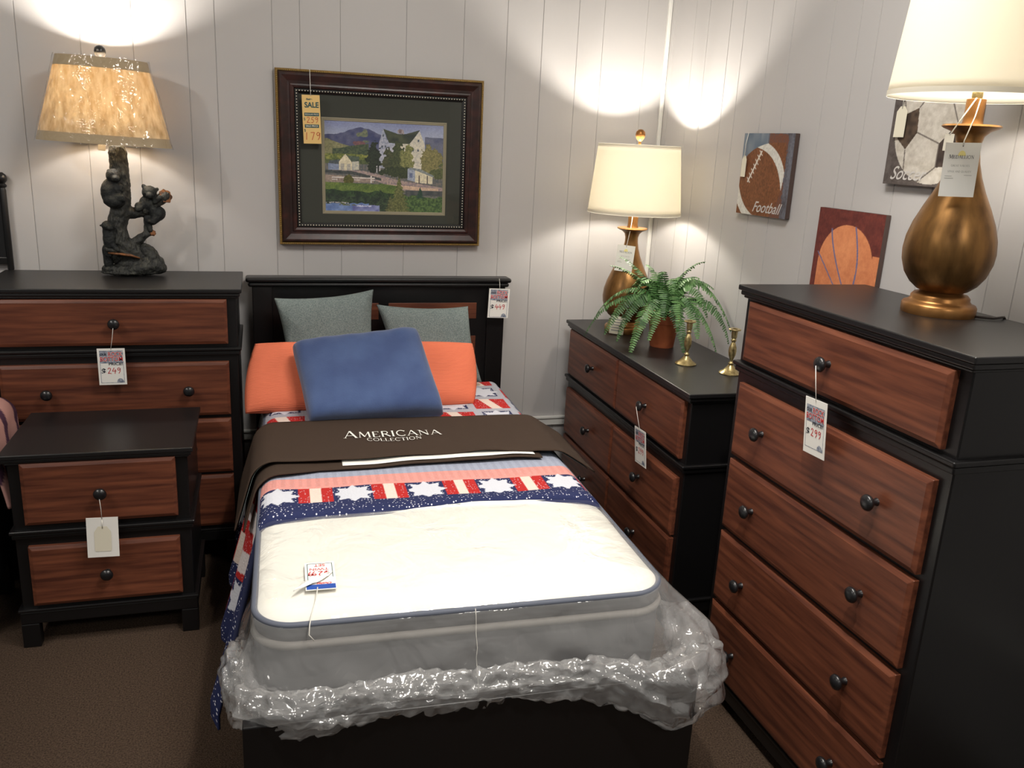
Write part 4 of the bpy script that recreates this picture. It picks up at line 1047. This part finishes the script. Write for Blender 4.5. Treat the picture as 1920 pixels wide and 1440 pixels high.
# ------------------------------------------------------------------ framed picture
def paint_grid(name, w, h, nx, ny, func, m, parent, mtx=None, z=0):
    x = np.linspace(0, 1, nx+1); y = np.linspace(0, 1, ny+1); X, Y = np.meshgrid(x, y)
    P = np.stack([(X-.5)*w, (Y-.5)*h, np.full_like(X, z)], -1)
    C = func(X, Y)
    return grid_obj(name, P, nx, ny, m, parent, C, smooth=False)
def inpoly(X, Y, pts):
    ins = np.zeros(X.shape, bool); n = len(pts)
    for i in range(n):
        x0, y0 = pts[i]; x1, y1 = pts[(i+1) % n]
        if y0 == y1: continue
        c = ((y0 > Y) != (y1 > Y)) & (X < (x1-x0)*(Y-y0)/(y1-y0)+x0); ins ^= c
    return ins
rs = np.random.RandomState(3)
def vnoise(X, Y, fx, fy, seed=0):
    r = np.random.RandomState(seed); g = r.rand(int(fy)+3, int(fx)+3)
    x = X*fx; y = Y*fy; xi = np.floor(x).astype(int); yi = np.floor(y).astype(int); u = x-xi; v = y-yi; u = u*u*(3-2*u); v = v*v*(3-2*v)
    xi = np.clip(xi, 0, int(fx)+1); yi = np.clip(yi, 0, int(fy)+1)
    return g[yi,xi]*(1-u)*(1-v)+g[yi,xi+1]*u*(1-v)+g[yi+1,xi]*(1-u)*v+g[yi+1,xi+1]*u*v
def farm(X, Y0):
    # measured on the print: x 0..1542 , y 0..1120 (downwards)
    Y = 1-Y0; x = X*1540; y = Y*1115
    C = np.ones(X.shape+(4,)); S3 = lambda *c: np.array(srgb(*c)[:3])
    def lerp(a, b, t): t = np.clip(t, 0, 1)[..., None]; return a*(1-t)+b*t
    C[..., :3] = lerp(S3(128,136,172), S3(176,182,198), y/300 + .25*(vnoise(X,Y,9,5,11)-.5))
    n1 = vnoise(X,Y,30,22,1); n2 = vnoise(X,Y,90,70,2); n3 = vnoise(X,Y,14,10,4); n4 = vnoise(X,Y,200,150,6)
    def fill(mask, a, b, t): C[mask, :3] = lerp(S3(*a), S3(*b), t)[mask]
    ridge = 150 - 75*np.exp(-((x-440)/180)**2) - 22*np.exp(-((x-600)/110)**2) + 12*(n1-.5) + .05*np.abs(x-440)
    fill((y > ridge) & (x < 800), (60,66,104), (92,94,122), n1*1.2-.1)
    sun = np.exp(-((x-520)/110)**2-((y-180)/80)**2); fill((y > ridge) & (sun*n1*2 > .55) & (x < 800), (86,100,88), (126,128,98), n2)
    fill((y > ridge) & (np.exp(-((x-430)/90)**2-((y-265)/45)**2)*n1*2 > .6), (104,72,84), (130,92,88), n2)
    fill((y > 130+.02*x) & (x > 1290), (72,80,112), (110,112,130), n1)
    fill((y > 215+.28*x+18*(n1-.5)) & (x < 420), (116,116,84), (142,138,100), n2)
    fill((y > 330 - .18*(x-120)*(x > 120)*(x < 560) + 20*n1) & (x > 100) & (x < 720) & (y > 268), (52,68,58), (86,96,66), n2)
    fill((y > 400+20*(n1-.5)) & (x < 620), (76,92,50), (140,142,70), n1*n2*2)
    fill(y > 470, (60,76,48), (98,106,66), n2)
    fill((y > 520), (84,92,96), (120,112,104), n2)
    # big barn house
    wl = S3(196,196,200); wb = S3(150,156,178)
    def P_(pts, a, b=None, nn=None):
        m_ = inpoly(x, y, pts); fill(m_, a, b or a, n2 if nn is None else nn)
    P_([(690,260),(745,75),(815,255),(930,260),(1090,240),(1215,70),(1290,250),(1310,560),(690,560)], (140,146,170), (186,186,194))
    P_([(745,75),(935,130),(1040,128),(1225,70),(1085,260),(820,245)], (46,54,50), (78,84,62), n1)
    P_([(900,250),(1085,250),(1220,90),(1288,250),(1300,570),(1150,570)], (190,186,176), (214,206,186))
    P_([(925,95),(950,70),(1005,75),(1020,130),(940,125)], (110,90,92), (170,160,160))
    C[(np.abs(x-1225) < 3+0*y) & (y > 70) & (y < 78), :3] = wl
    for wx, wy in ((730,295),(775,290),(1135,325),(1200,325),(1205,205),(745,160)): fill((np.abs(x-wx) < 11) & (np.abs(y-wy) < 14), (70,80,96), (96,104,116), n2)
    # porch
    P_([(570,480),(600,440),(790,440),(800,500)], (150,156,172), (180,182,190)); P_([(580,490),(710,490),(710,620),(580,620)], (48,50,52), (60,60,54))
    for k in range(4): fill((np.abs(x-588-k*38) < 6) & (y > 490) & (y < 620), (190,192,198), (206,204,200), n2)
    # dark evergreen, big trees
    def tree(cx, cy, rx, ry, a, b, s=1): 
        d = ((x-cx)/rx)**2+((y-cy)/ry)**2 + (n1-.5)*1.1 + (n2-.5)*.6; fill(d < 1, a, b, np.clip(n2*.7+n4*.5-.1, 0, 1))
    tree(620,430,95,170,(26,36,30),(48,58,42)); tree(845,480,110,150,(50,58,42),(84,86,56)); tree(960,440,130,190,(44,54,40),(80,88,54)); tree(1060,430,90,160,(88,96,56),(148,146,92))
    tree(1380,440,150,180,(98,98,62),(146,136,88)); tree(940,610,220,70,(40,50,38),(64,74,44)); tree(1480,610,110,70,(60,72,48),(104,108,66))
    # cottage, shed
    P_([(45,520),(180,510),(180,610),(45,610)], (120,132,160), (140,150,172)); P_([(60,490),(200,470),(250,410),(180,530),(50,520)], (66,74,82), (84,92,94))
    P_([(180,500),(262,400),(345,500),(345,640),(180,640)], (200,190,160), (222,212,184)); P_([(265,395),(300,420),(440,430),(440,490),(345,500)], (62,76,66), (92,104,90)); P_([(345,495),(435,485),(435,590),(345,600)], (168,170,168), (204,198,176))
    for wx in (225,305): P_([(wx-24,520),(wx+24,520),(wx+24,600),(wx-24,600)], (160,156,150), (190,184,168))
    P_([(1065,560),(1130,545),(1165,590),(1165,720),(1065,700)], (140,150,172), (168,174,186)); P_([(1165,560),(1400,640),(1400,745),(1165,730)], (204,196,170), (226,216,186)); P_([(1060,560),(1100,540),(1240,560),(1420,640),(1400,655),(1165,575)], (110,120,124), (150,154,150))
    for wx in (1220,1330): fill((np.abs(x-wx) < 7) & (y > 640) & (y < 740), (80,70,66), (96,84,76), n2)
    fill((np.abs(x-1110) < 20) & (np.abs(y-640) < 30), (74,86,118), (110,120,150), n2)
    # road
    P_([(480,600),(720,650),(900,700),(1540,790),(1540,890),(1180,870),(880,800),(640,720),(420,640),(0,640),(0,600)], (132,118,128), (178,156,142)); P_([(760,760),(1480,800),(1480,840),(1180,835),(860,800)], (190,160,140), (214,186,160))
    P_([(0,600),(350,610),(720,690),(720,720),(350,650),(0,640)], (52,58,62), (76,80,78))
    P_([(0,660),(620,690),(620,750),(0,750)], (132,116,112), (164,146,130))
    fence = (((x % 290) < 18) & (y > 665) & (y < 750) & (x > 90) & (x < 640)) | ((np.abs(y-690) < 7) & (x > 90) & (x < 640)) | ((np.abs(y-718) < 6) & (x > 90) & (x < 640) & ((x % 290) < 160)); fill(fence, (196,190,186), (220,212,204), n2)
    tree(300,715,60,60,(64,70,34),(104,98,46))
    # grass, pond
    g0 = 752+.02*x*(x < 700)+(x > 700)*(.12*(x-700)); fill((y > g0) & (x < 1000), (58,84,40), (120,138,66), n1*.6+n4*.5-.1); fill((y > g0+70+50*n3) & (x < 1050), (26,44,32), (52,76,44), n2*n1*1.8)
    fill((y > 900+40*(n3)) , (26,40,36), (60,78,52), n2*n1*1.8)
    fill((y > 870+60*n3) & (x > 1000), (40,66,42), (98,124,66), n2*.9)
    fill((y > 830) & (y < 885+30*n1) & (x > 1040), (50,60,66), (92,92,90), n1)
    fill((y > 1010-.02*x+20*n1) & (x < 560), (84,108,160), (122,146,192), n1*1.2); fill((y > 1020+20*n1) & (x > 350) & (x < 700), (76,74,140), (150,160,200), n1)
    fill((np.abs(y-1000-12*n1) < 7) & (x < 300) & (n4 > .35), (170,170,180), (206,200,196), n2)
    fill((np.abs(y-1035-20*n1) < 8) & (x > 400) & (x < 620) & (n2 > .4), (170,180,214), (206,206,220), n2)
    fill((y > 960+30*n1+.15*x) & (y < 1040) & (x > 180) & (x < 420) & (n2 > .45), (60,78,50), (110,112,80), n4)
    def fir(cx, top, bot, w, a, b):
        t_ = (y-top)/(bot-top); half = w*t_*(.55+.45*((t_*9) % 1)); fill((t_ > 0) & (t_ < 1) & (np.abs(x-cx + 14*(n2-.5)) < half+4*n2), a, b, n4*.6+n2*.5)
    fir(955,660,1115,170,(42,54,34),(120,122,72)); fir(1235,785,930,62,(26,50,44),(52,80,62)); fir(840,900,1115,80,(50,60,36),(120,120,74))
    C[..., :3] *= (0.84+.20*n4+.14*n2)[..., None]; C[..., :3] = C[..., :3]*1.12+.012
    return C
def framed_picture():
    w, h = .7974, .6477
    c = Vector((.4311, 0, 1.464)); e = bpy.data.objects.new('framed_picture', None); COL.objects.link(e)
    mt = frame_from((c.x, -.012, c.z), (math.cos(.0073), 0, math.sin(.0073)), (0,0,1)); e.matrix_world = mt; e.empty_display_size = .05
    tag(e, 'large farm house print in a mahogany frame with beaded inner edge on the back wall', 'picture')
    def ringf(name, prof, m):
        """prof: list of (inset from outer edge, height)"""
        vs = []; fs = []
        for ins, hh in prof:
            a, b = w/2-ins, h/2-ins
            vs += [(-a,-b,hh),(a,-b,hh),(a,b,hh),(-a,b,hh)]
        K = len(prof)
        for k in range(K-1):
            for i in range(4): j = (i+1) % 4; fs.append((k*4+i, k*4+j, (k+1)*4+j, (k+1)*4+i))
        return pyd(name, vs, fs, m, e)
    ringf('outer_edge', [(0,-.012),(0,.018),(.003,.022),(.008,.022),(.010,.018)], 'framegold')
    ringf('frame', [(.009,.010),(.010,.022),(.016,.028),(.022,.028),(.030,.024),(.042,.018),(.050,.0175),(.052,.021),(.058,.022),(.066,.018),(.068,.010)], 'frame')
    ringf('inner_lip', [(.068,.010),(.069,.016),(.076,.016),(.084,.010),(.085,.004)], 'beadmat')
    # beads on the lip and rope on the outer edge
    def studs(name, ins, hh, r, step, m):
        bm = bmesh.new(); a, b = w/2-ins, h/2-ins
        for (x0,y0,x1,y1) in ((-a,-b,a,-b),(a,-b,a,b),(a,b,-a,b),(-a,b,-a,-b)):
            L = math.hypot(x1-x0, y1-y0); n_ = int(L/step)
            for i in range(n_):
                f = i/n_; bmesh.ops.create_icosphere(bm, subdivisions=1, radius=r, matrix=Matrix.Translation((x0+(x1-x0)*f, y0+(y1-y0)*f, hh)))
        return bobj(name, bm, m, e, smooth=True)
    studs('bead_trim', .0755, .0165, .0026, .0105, 'beads'); studs('rope_trim', .0045, .0215, .0032, .0075, 'framegold')
    # mat board with window, bevel edge, print, glass
    ix0, ix1 = .1795-.4311, .668-.4311
    wx0, wx1, wy0, wy1 = -.2335, .2545, -.204, .158
    a, b = w/2-.08, h/2-.08
    O = [(-a,-b),(a,-b),(a,b),(-a,b)]; I = [(wx0,wy0),(wx1,wy0),(wx1,wy1),(wx0,wy1)]
    vs = [(x,y,.005) for x,y in O]+[(x,y,.005) for x,y in I]; fs = [(i,(i+1)%4,4+(i+1)%4,4+i) for i in range(4)]
    pyd('mat_board', vs, fs, 'matboard', e)
    rings = [(0,.0052),(.004,.0058),(.0055,.004),(.010,.004),(.012,.0025)]
    vs = []; fs = []
    for d, hh in rings: vs += [(wx0+d,wy0+d,hh),(wx1-d,wy0+d,hh),(wx1-d,wy1-d,hh),(wx0+d,wy1-d,hh)]
    for k in range(len(rings)-1): fs += [(k*4+i, k*4+(i+1)%4, (k+1)*4+(i+1)%4, (k+1)*4+i) for i in range(4)]
    pyd('mat_window_edge', vs, fs, 'matedge', e)
    o = paint_grid('print', wx1-wx0-.02, wy1-wy0-.02, 420, 320, farm, 'paint', e, z=.002)
    o.location = ((wx0+wx1)/2, (wy0+wy1)/2, 0); o['label'] = 'painted farm landscape print'
    pyd('glass', [(-a,-b,.0095),(a,-b,.0095),(a,b,.0095),(-a,b,.0095)], [(0,1,2,3)], 'glass', e)
    pyd('backing', [(-w/2+.01,-h/2+.01,-.010),(w/2-.01,-h/2+.01,-.010),(w/2-.01,h/2-.01,-.010),(-w/2+.01,h/2-.01,-.010)], [(0,1,2,3)], 'beadmat', e)
framed_picture()
e = card('sale_tag', frame_from((.1590,-.050,1.608), (1,0,.03), (-.004,0,1)), .0655, .175, 'long yellow SALE tag hanging over the upper left corner of the framed picture', 'price tag', m='tagyellow')
def tw(s, sz, wd, x, y, b=.0003, sh_=0):
    g = text_geo(s, sz, b, sh_); k = wd/(max(q_.x for q_ in g[0])-min(q_.x for q_ in g[0])); return put(g, x, y, .0008, k)
decal('teal_print', merge([tw('Sale', .008, .022, -.006, .072), tw('SALE', .027, .052, .002, .051, .0008), put(rect(-.026,.028,.012,.024),0,0,.0004), put(rect(-.026,.026,-.030,-.018),0,0,.0004), put(text_geo('$', .014), -.026, .001), put(text_geo('$', .014), -.026, -.040)]), 'teal', e)
decal('band_lettering', merge([tw('REGULAR PRICE', .0075, .048, .001, .018, 0), tw('SALE PRICE', .009, .044, 0, -.024, .0001)]), 'cream', e)
decal('price', merge([put(hand('259', .022, .09), .004, -.002), put(hand('179', .030, .08), .003, -.060)]), 'orangeink', e)
tube('string', [(0,.084,.001),(.0,.11,.003),(.001,.178,-.006)], .0011, 'string', e, n=6)

# ------------------------------------------------------------------ sport canvases on the right wall
S3 = lambda *c: np.array(srgb(*c)[:3])
def lerp3(a, b, t): t = np.clip(t, 0, 1)[..., None]; return a*(1-t)+b*t
def football_p(X, Y0):
    x = X; y = 1-Y0; n1 = vnoise(X,Y0,24,6,1); n2 = vnoise(X,Y0,60,50,2); C = np.ones(X.shape+(4,))
    C[..., :3] = lerp3(S3(72,68,72), S3(116,118,130), n1*.6+n2*.5-.1)
    ang = math.radians(-48); cx, cy = .36, .66
    dx, dy = x-cx, (y-cy)*1.0; u = dx*math.cos(ang)+dy*math.sin(ang); v = -dx*math.sin(ang)+dy*math.cos(ang)
    L, W = .74, .46
    ball = np.abs(v) < W*(1-(u/L)**2)
    C[ball, :3] = lerp3(S3(100,62,38), S3(132,84,54), n2)[ball]
    halo = (~ball) & (np.abs(v) < (W+.10+.10*n1)*(1-(u/(L+.12))**2)) & (x > .52) & (x < .86+.05*n2); C[halo, :3] = lerp3(S3(118,70,50), S3(98,74,66), n2)[halo]
    for uc in (.50, -.36):
        st = ball & (np.abs(u-uc+.9*v*v*(1 if uc > 0 else -1)) < .055); C[st, :3] = lerp3(S3(196,192,184), S3(222,220,212), n2)[st]
    # laces
    a = np.array([.40,.21]); b = np.array([.17,.60]); d = (b-a)/np.linalg.norm(b-a); l = np.linalg.norm(b-a)
    t = (x-a[0])*d[0]+(y-a[1])*d[1]; s = (x-a[0])*-d[1]+(y-a[1])*d[0]
    lace = (t > 0) & (t < l) & ((np.abs(s) < .012) | ((np.abs(s) < .045) & (np.abs(((t+.25*s)/(l/7)) % 1 - .5) < .10)))
    C[lace, :3] = S3(214,206,196)
    blue = (~ball) & (x < .5) & (y < .35); C[blue, :3] = lerp3(S3(96,110,126), S3(130,140,150), n1)[blue]
    return C
def basket_p(X, Y0):
    x = X; y = 1-Y0; n1 = vnoise(X,Y0,20,20,1); n2 = vnoise(X,Y0,60,50,2); C = np.ones(X.shape+(4,))
    C[..., :3] = lerp3(S3(82,38,36), S3(118,58,50), n1*.6+n2*.4)
    ball = (((x-.50)/.42)**2+((y-.62)/.46)**2) < 1; low = (y > .62) & (x > .08) & (x < .92)
    ball |= low | ((x > .9) & (y > .45))
    C[ball, :3] = lerp3(S3(190,112,74), S3(222,146,100), n1*.5+n2*.3+.4*np.exp(-((x-.45)/.3)**2-((y-.4)/.25)**2))[ball]
    def ln(f, th=.010): C[np.abs(f) < th, :3] = S3(110,106,140)
    ln(np.where((y > .17) & (y < 1), x-(.60+.10*np.sin((y-.17)*3.3)), 9), .011)
    ln(np.where((y > .22), x-(.24+.28*np.clip((y-.22)/.62,0,1)**1.4), 9)*(y < .88) + 9*(y >= .88), .011)
    ln(np.where((y > .50), x-(.06+.46*np.clip((y-.50)/.5,0,1)), 9), .011)
    ln(np.where((x > .52) & (x < .88), y-(.86+.07*np.sin((x-.52)*8.5)), 9), .012)
    return C
def soccer_p(X, Y0):
    x = X; y = 1-Y0; n1 = vnoise(X,Y0,24,24,1); n2 = vnoise(X,Y0,70,70,2); C = np.ones(X.shape+(4,))
    C[..., :3] = lerp3(S3(70,62,60), S3(104,96,92), n1*.6+n2*.4)
    ball = (((x-.56)/.50)**2+((y-.46)/.52)**2) < 1
    C[ball, :3] = lerp3(S3(176,168,156), S3(212,206,196), n1*.7+n2*.3)[ball]
    def pan(p, a, b): m_ = inpoly(x, y, p) & ball; C[m_, :3] = lerp3(S3(*a), S3(*b), n1)[m_]
    def line(p, th=.007):
        for i in range(len(p)-1):
            a = np.array(p[i]); b = np.array(p[i+1]); l = np.linalg.norm(b-a); d = (b-a)/l; t = (x-a[0])*d[0]+(y-a[1])*d[1]; s = (x-a[0])*-d[1]+(y-a[1])*d[0]
            C[ball & (t > 0) & (t < l) & (np.abs(s) < th), :3] = S3(112,104,98)
    pan([(.16,.33),(.32,.27),(.34,.50),(.22,.66),(.10,.56)], (52,42,36), (96,80,66)); pan([(.62,.60),(.80,.42),(.98,.50),(.95,.80),(.62,.82)], (46,38,36), (78,66,60)); pan([(.2,1.0),(.25,.90),(.42,.97),(.5,1.05)], (46,38,36), (60,50,46)); pan([(.22,.02),(.36,-.1),(.5,-.1),(.42,.08)], (46,38,36), (60,50,46))
    line([(.32,.27),(.44,.13),(.66,.13)]); line([(.34,.50),(.62,.60)]); line([(.22,.66),(.24,.88)]); line([(.24,.88),(.42,.97),(.62,.82)]); line([(.62,.60),(.62,.82)]); line([(.66,.13),(.80,.42)]); line([(.16,.33),(.12,.15)]); line([(.42,.97),(.62,1.1)])
    return C
wn = Vector((math.cos(ANG), math.sin(ANG), 0)); wx_ = Vector((math.sin(ANG), -math.cos(ANG), 0))  # outward normal into the wall / along wall
wn = Vector((math.cos(ANG), math.sin(ANG), 0))
def wall_pt(d, z, off): return Vector((XR,0,0)) + Vector((math.sin(ANG), -math.cos(ANG), 0))*d - Vector((math.cos(ANG), math.sin(ANG), 0))*off + Vector((0,0,z))
def canvas(name, d, z, w, h, roll, func, label, word=None, wpos=(0,0), th=.019):
    o0 = wall_pt(d, z, .002)
    xd = Vector((math.sin(ANG), -math.cos(ANG), math.tan(roll))); e = bpy.data.objects.new(name, None); COL.objects.link(e)
    e.matrix_world = frame_from(o0, xd, (0,0,1)); tag(e, label, 'picture', 'sports canvases')
    bm = bmesh.new(); box(bm, -w/2, w/2, -h/2, h/2, 0, th-.0005); bobj('stretcher', bm, 'canvasedge', e, bevel=.002)
    o = paint_grid('painting', w, h, 170, 170, func, 'canvaspaint', e, z=th); o['label'] = 'painted ball picture'
    if word:
        g = text_geo(word, .052, .0004, .5); k = wpos[2]/(max(q_.x for q_ in g[0])-min(q_.x for q_ in g[0])); decal('lettering', put(g, wpos[0], wpos[1], th+.001, k), 'lettergrey', e)
    return e
M['canvasedge'] = mat('canvas_edge', srgb(76,60,56), .8); M['lettergrey'] = mat('letter_grey', srgb(196,192,188), .7)
canvas('canvas_picture', .793, 1.4945, .284, .281, 0.004, football_p, 'square canvas of a brown football on the right wall', 'Football', (.03,-.112,.165))
canvas('canvas_picture', 1.248, 1.2735, .285, .273, -.004, basket_p, 'square canvas of an orange basketball just above the back of the tall chest')
canvas('canvas_picture', 1.500, 1.640, .290, .284, .004, soccer_p, 'black and white soccer ball canvas behind the lamp on the tall chest', 'Soccer', (-.060,-.112,.13))
# gift tags on the canvases
def gift(d, z, w, h, off, hook_dz, label):
    e = bpy.data.objects.new('hang_tag', None); COL.objects.link(e)
    e.matrix_world = frame_from(wall_pt(d, z, off), (math.sin(ANG), -math.cos(ANG), 0), (0,0,1)); tag(e, label, 'hang tag', 'tags on the canvases')
    v = [(-w/2,-h/2),(w/2,-h/2),(w/2,h/2-.014),(w*.2,h/2),(-w*.2,h/2),(-w/2,h/2-.014)]
    bm = bmesh.new(); f0 = [bm.verts.new((a,b,0)) for a,b in v]; f1 = [bm.verts.new((a,b,.0012)) for a,b in v]; bm.faces.new(f1); bm.faces.new(f0[::-1])
    for i in range(6): j = (i+1) % 6; bm.faces.new((f0[i], f0[j], f1[j], f1[i]))
    bobj('card', bm, 'cream', e)
    tube('string', [(0,h/2-.006,.002),(0,h/2+hook_dz*.5,.002),(.001,h/2+hook_dz,-.004)], .0011, 'string', e, n=6)
gift(.675, 1.520, .026, .074, .027, .080, 'small cream tag hanging by a string on the football canvas')
gift(1.393, 1.668, .038, .083, .027, .062, 'cream tag hanging by a string on the soccer canvas')

# ------------------------------------------------------------------ far left edge
post = empty('mirror', (-.905,-.0195,1.0311), 'dark framed wall mirror, only its end post with round finial showing at the far left', 'mirror')
lathe('post', [(.010,0),(.011,.004),(.011,.28),(.008,.29)], 'black', post, n=20)
lathe('finial', [(.006,.288),(.014,.292),(.015,.298),(.009,.304),(.016,.312),(.018,.322),(.014,.334),(.005,.342)], 'black', post, n=24)
boxes('frame_rail', [(-.50,-.008,-.008,.0185,.02,.045), (-.50,-.008,-.008,.0185,.26,.285), (-.53,-.50,-.010,.0185,.0,.30)], 'black', post)
boxes('mirror_glass', [(-.50,-.010,-.001,.010,.045,.26)], 'knob', post, bevel=0)
# dark bench with a striped throw at the left edge
bn = empty('bench', (-1.235,-1.1,0), 'dark upholstered bench at the far left edge beside the nightstand', 'bench')
boxes('seat_cushion', [(-.45,.345,.30,.62,.40,.682)], 'darkvoid', bn, bevel=.03, seg=4)
boxes('seat_frame', [(-.45,.352,.29,.63,.12,.398)], 'darkvoid', bn, bevel=.008)
for lx in (-.44, .30):
    for ly in (.30, .58): boxes('leg', [(lx, lx+.045, ly, ly+.045, 0, .12)], 'black', bn, bevel=.003)
def sfn(X, Y):
    C = np.ones(X.shape+(4,)); q_ = (X*1.0+Y*.7)*11
    C[..., :3] = S3(186,140,132); C[(np.floor(q_) % 3 == 0), :3] = S3(74,48,66); return C
X, Y = np.meshgrid(np.linspace(0,1,101), np.linspace(0,1,61))
top = .66; sl = X*1.0; fl = np.minimum(sl, top)
rest = np.maximum(0, sl-top); th_ = np.clip(rest/.06, 0, PI/2); dn_ = np.maximum(0, rest-.06*PI/2)
Px = -.95 + .08 + fl + .06*np.sin(th_) + .02*np.sin(Y*17)*np.clip(dn_*5,0,1) + .03*np.clip(dn_*4,0,1)
Pz = .697 - .06*(1-np.cos(th_)) - dn_*.8 + .004*np.sin(Y*13+X*5)
P = np.stack([Px - .668, -.82 + Y*.32, Pz], -1)
o = grid_obj('striped_throw', P, 100, 60, 'pinkstripe', None, sfn(X, Y)); o.modifiers.new('s','SOLIDIFY').thickness = .008
tag(o, 'pink and purple striped throw draped over the dark bench at the far left', 'throw blanket')

# ------------------------------------------------------------------ lights
def area(name, loc, sx, sy, w, col=(1,.96,.9), tgt=None):
    l = bpy.data.lights.new(name, 'AREA'); l.shape = 'RECTANGLE'; l.size = sx; l.size_y = sy; l.energy = w; l.color = col
    o = bpy.data.objects.new(name, l); COL.objects.link(o); o.location = loc
    if tgt is not None: o.rotation_euler = (Vector(tgt)-Vector(loc)).to_track_quat('-Z','Y').to_euler()
    return o
for i, (x, y, w) in enumerate(((.7,-1.9,28), (-1.9,-2.4,16), (.9,-4.6,22), (-2.0,-4.8,16))):
    boxes('ceiling_light', [(x-.3,x+.3,y-.3,y+.3,CH-.012,CH-.001)], 'panel', bevel=0)
    o = bpy.data.objects['ceiling_light' + ('' if i == 0 else '.%03d' % i)]
    tag(o, 'square glowing ceiling light panel, number %d from the bed, out of the picture' % (i+1), 'ceiling light', 'ceiling lights')
    area('ceiling_area_light', (x, y, CH-.03), .55, .55, w)
def spot(loc, tgt, w, deg, col=(1,.93,.84), rad=.04, blend=.5):
    l = bpy.data.lights.new('track_spot', 'SPOT'); l.energy = w; l.spot_size = math.radians(deg); l.spot_blend = blend; l.color = col; l.shadow_soft_size = rad
    o = bpy.data.objects.new('track_spot', l); COL.objects.link(o); o.location = loc; o.rotation_euler = (Vector(tgt)-Vector(loc)).to_track_quat('-Z','Y').to_euler(); return o
spot((-1.9,-1.6,2.6), (-.2,-.3,1.2), 45, 80)
spot((.5,-2.6,2.65), (.55,-1.75,.6), 110, 58)
w = bpy.data.worlds.new('world'); sc.world = w; w.use_nodes = True
w.node_tree.nodes['Background'].inputs[0].default_value = (.55,.54,.5,1); w.node_tree.nodes['Background'].inputs[1].default_value = .25

sc.view_settings.view_transform = 'Standard'; sc.view_settings.look = 'None'; sc.view_settings.gamma = 1; sc.view_settings.use_curve_mapping = False
sc.view_settings.exposure = 0.0
sc.cycles.use_denoising = True; sc.cycles.max_bounces = 10; sc.cycles.transparent_max_bounces = 16; sc.cycles.sample_clamp_indirect = 4
sc.cycles.caustics_reflective = False; sc.cycles.caustics_refractive = False
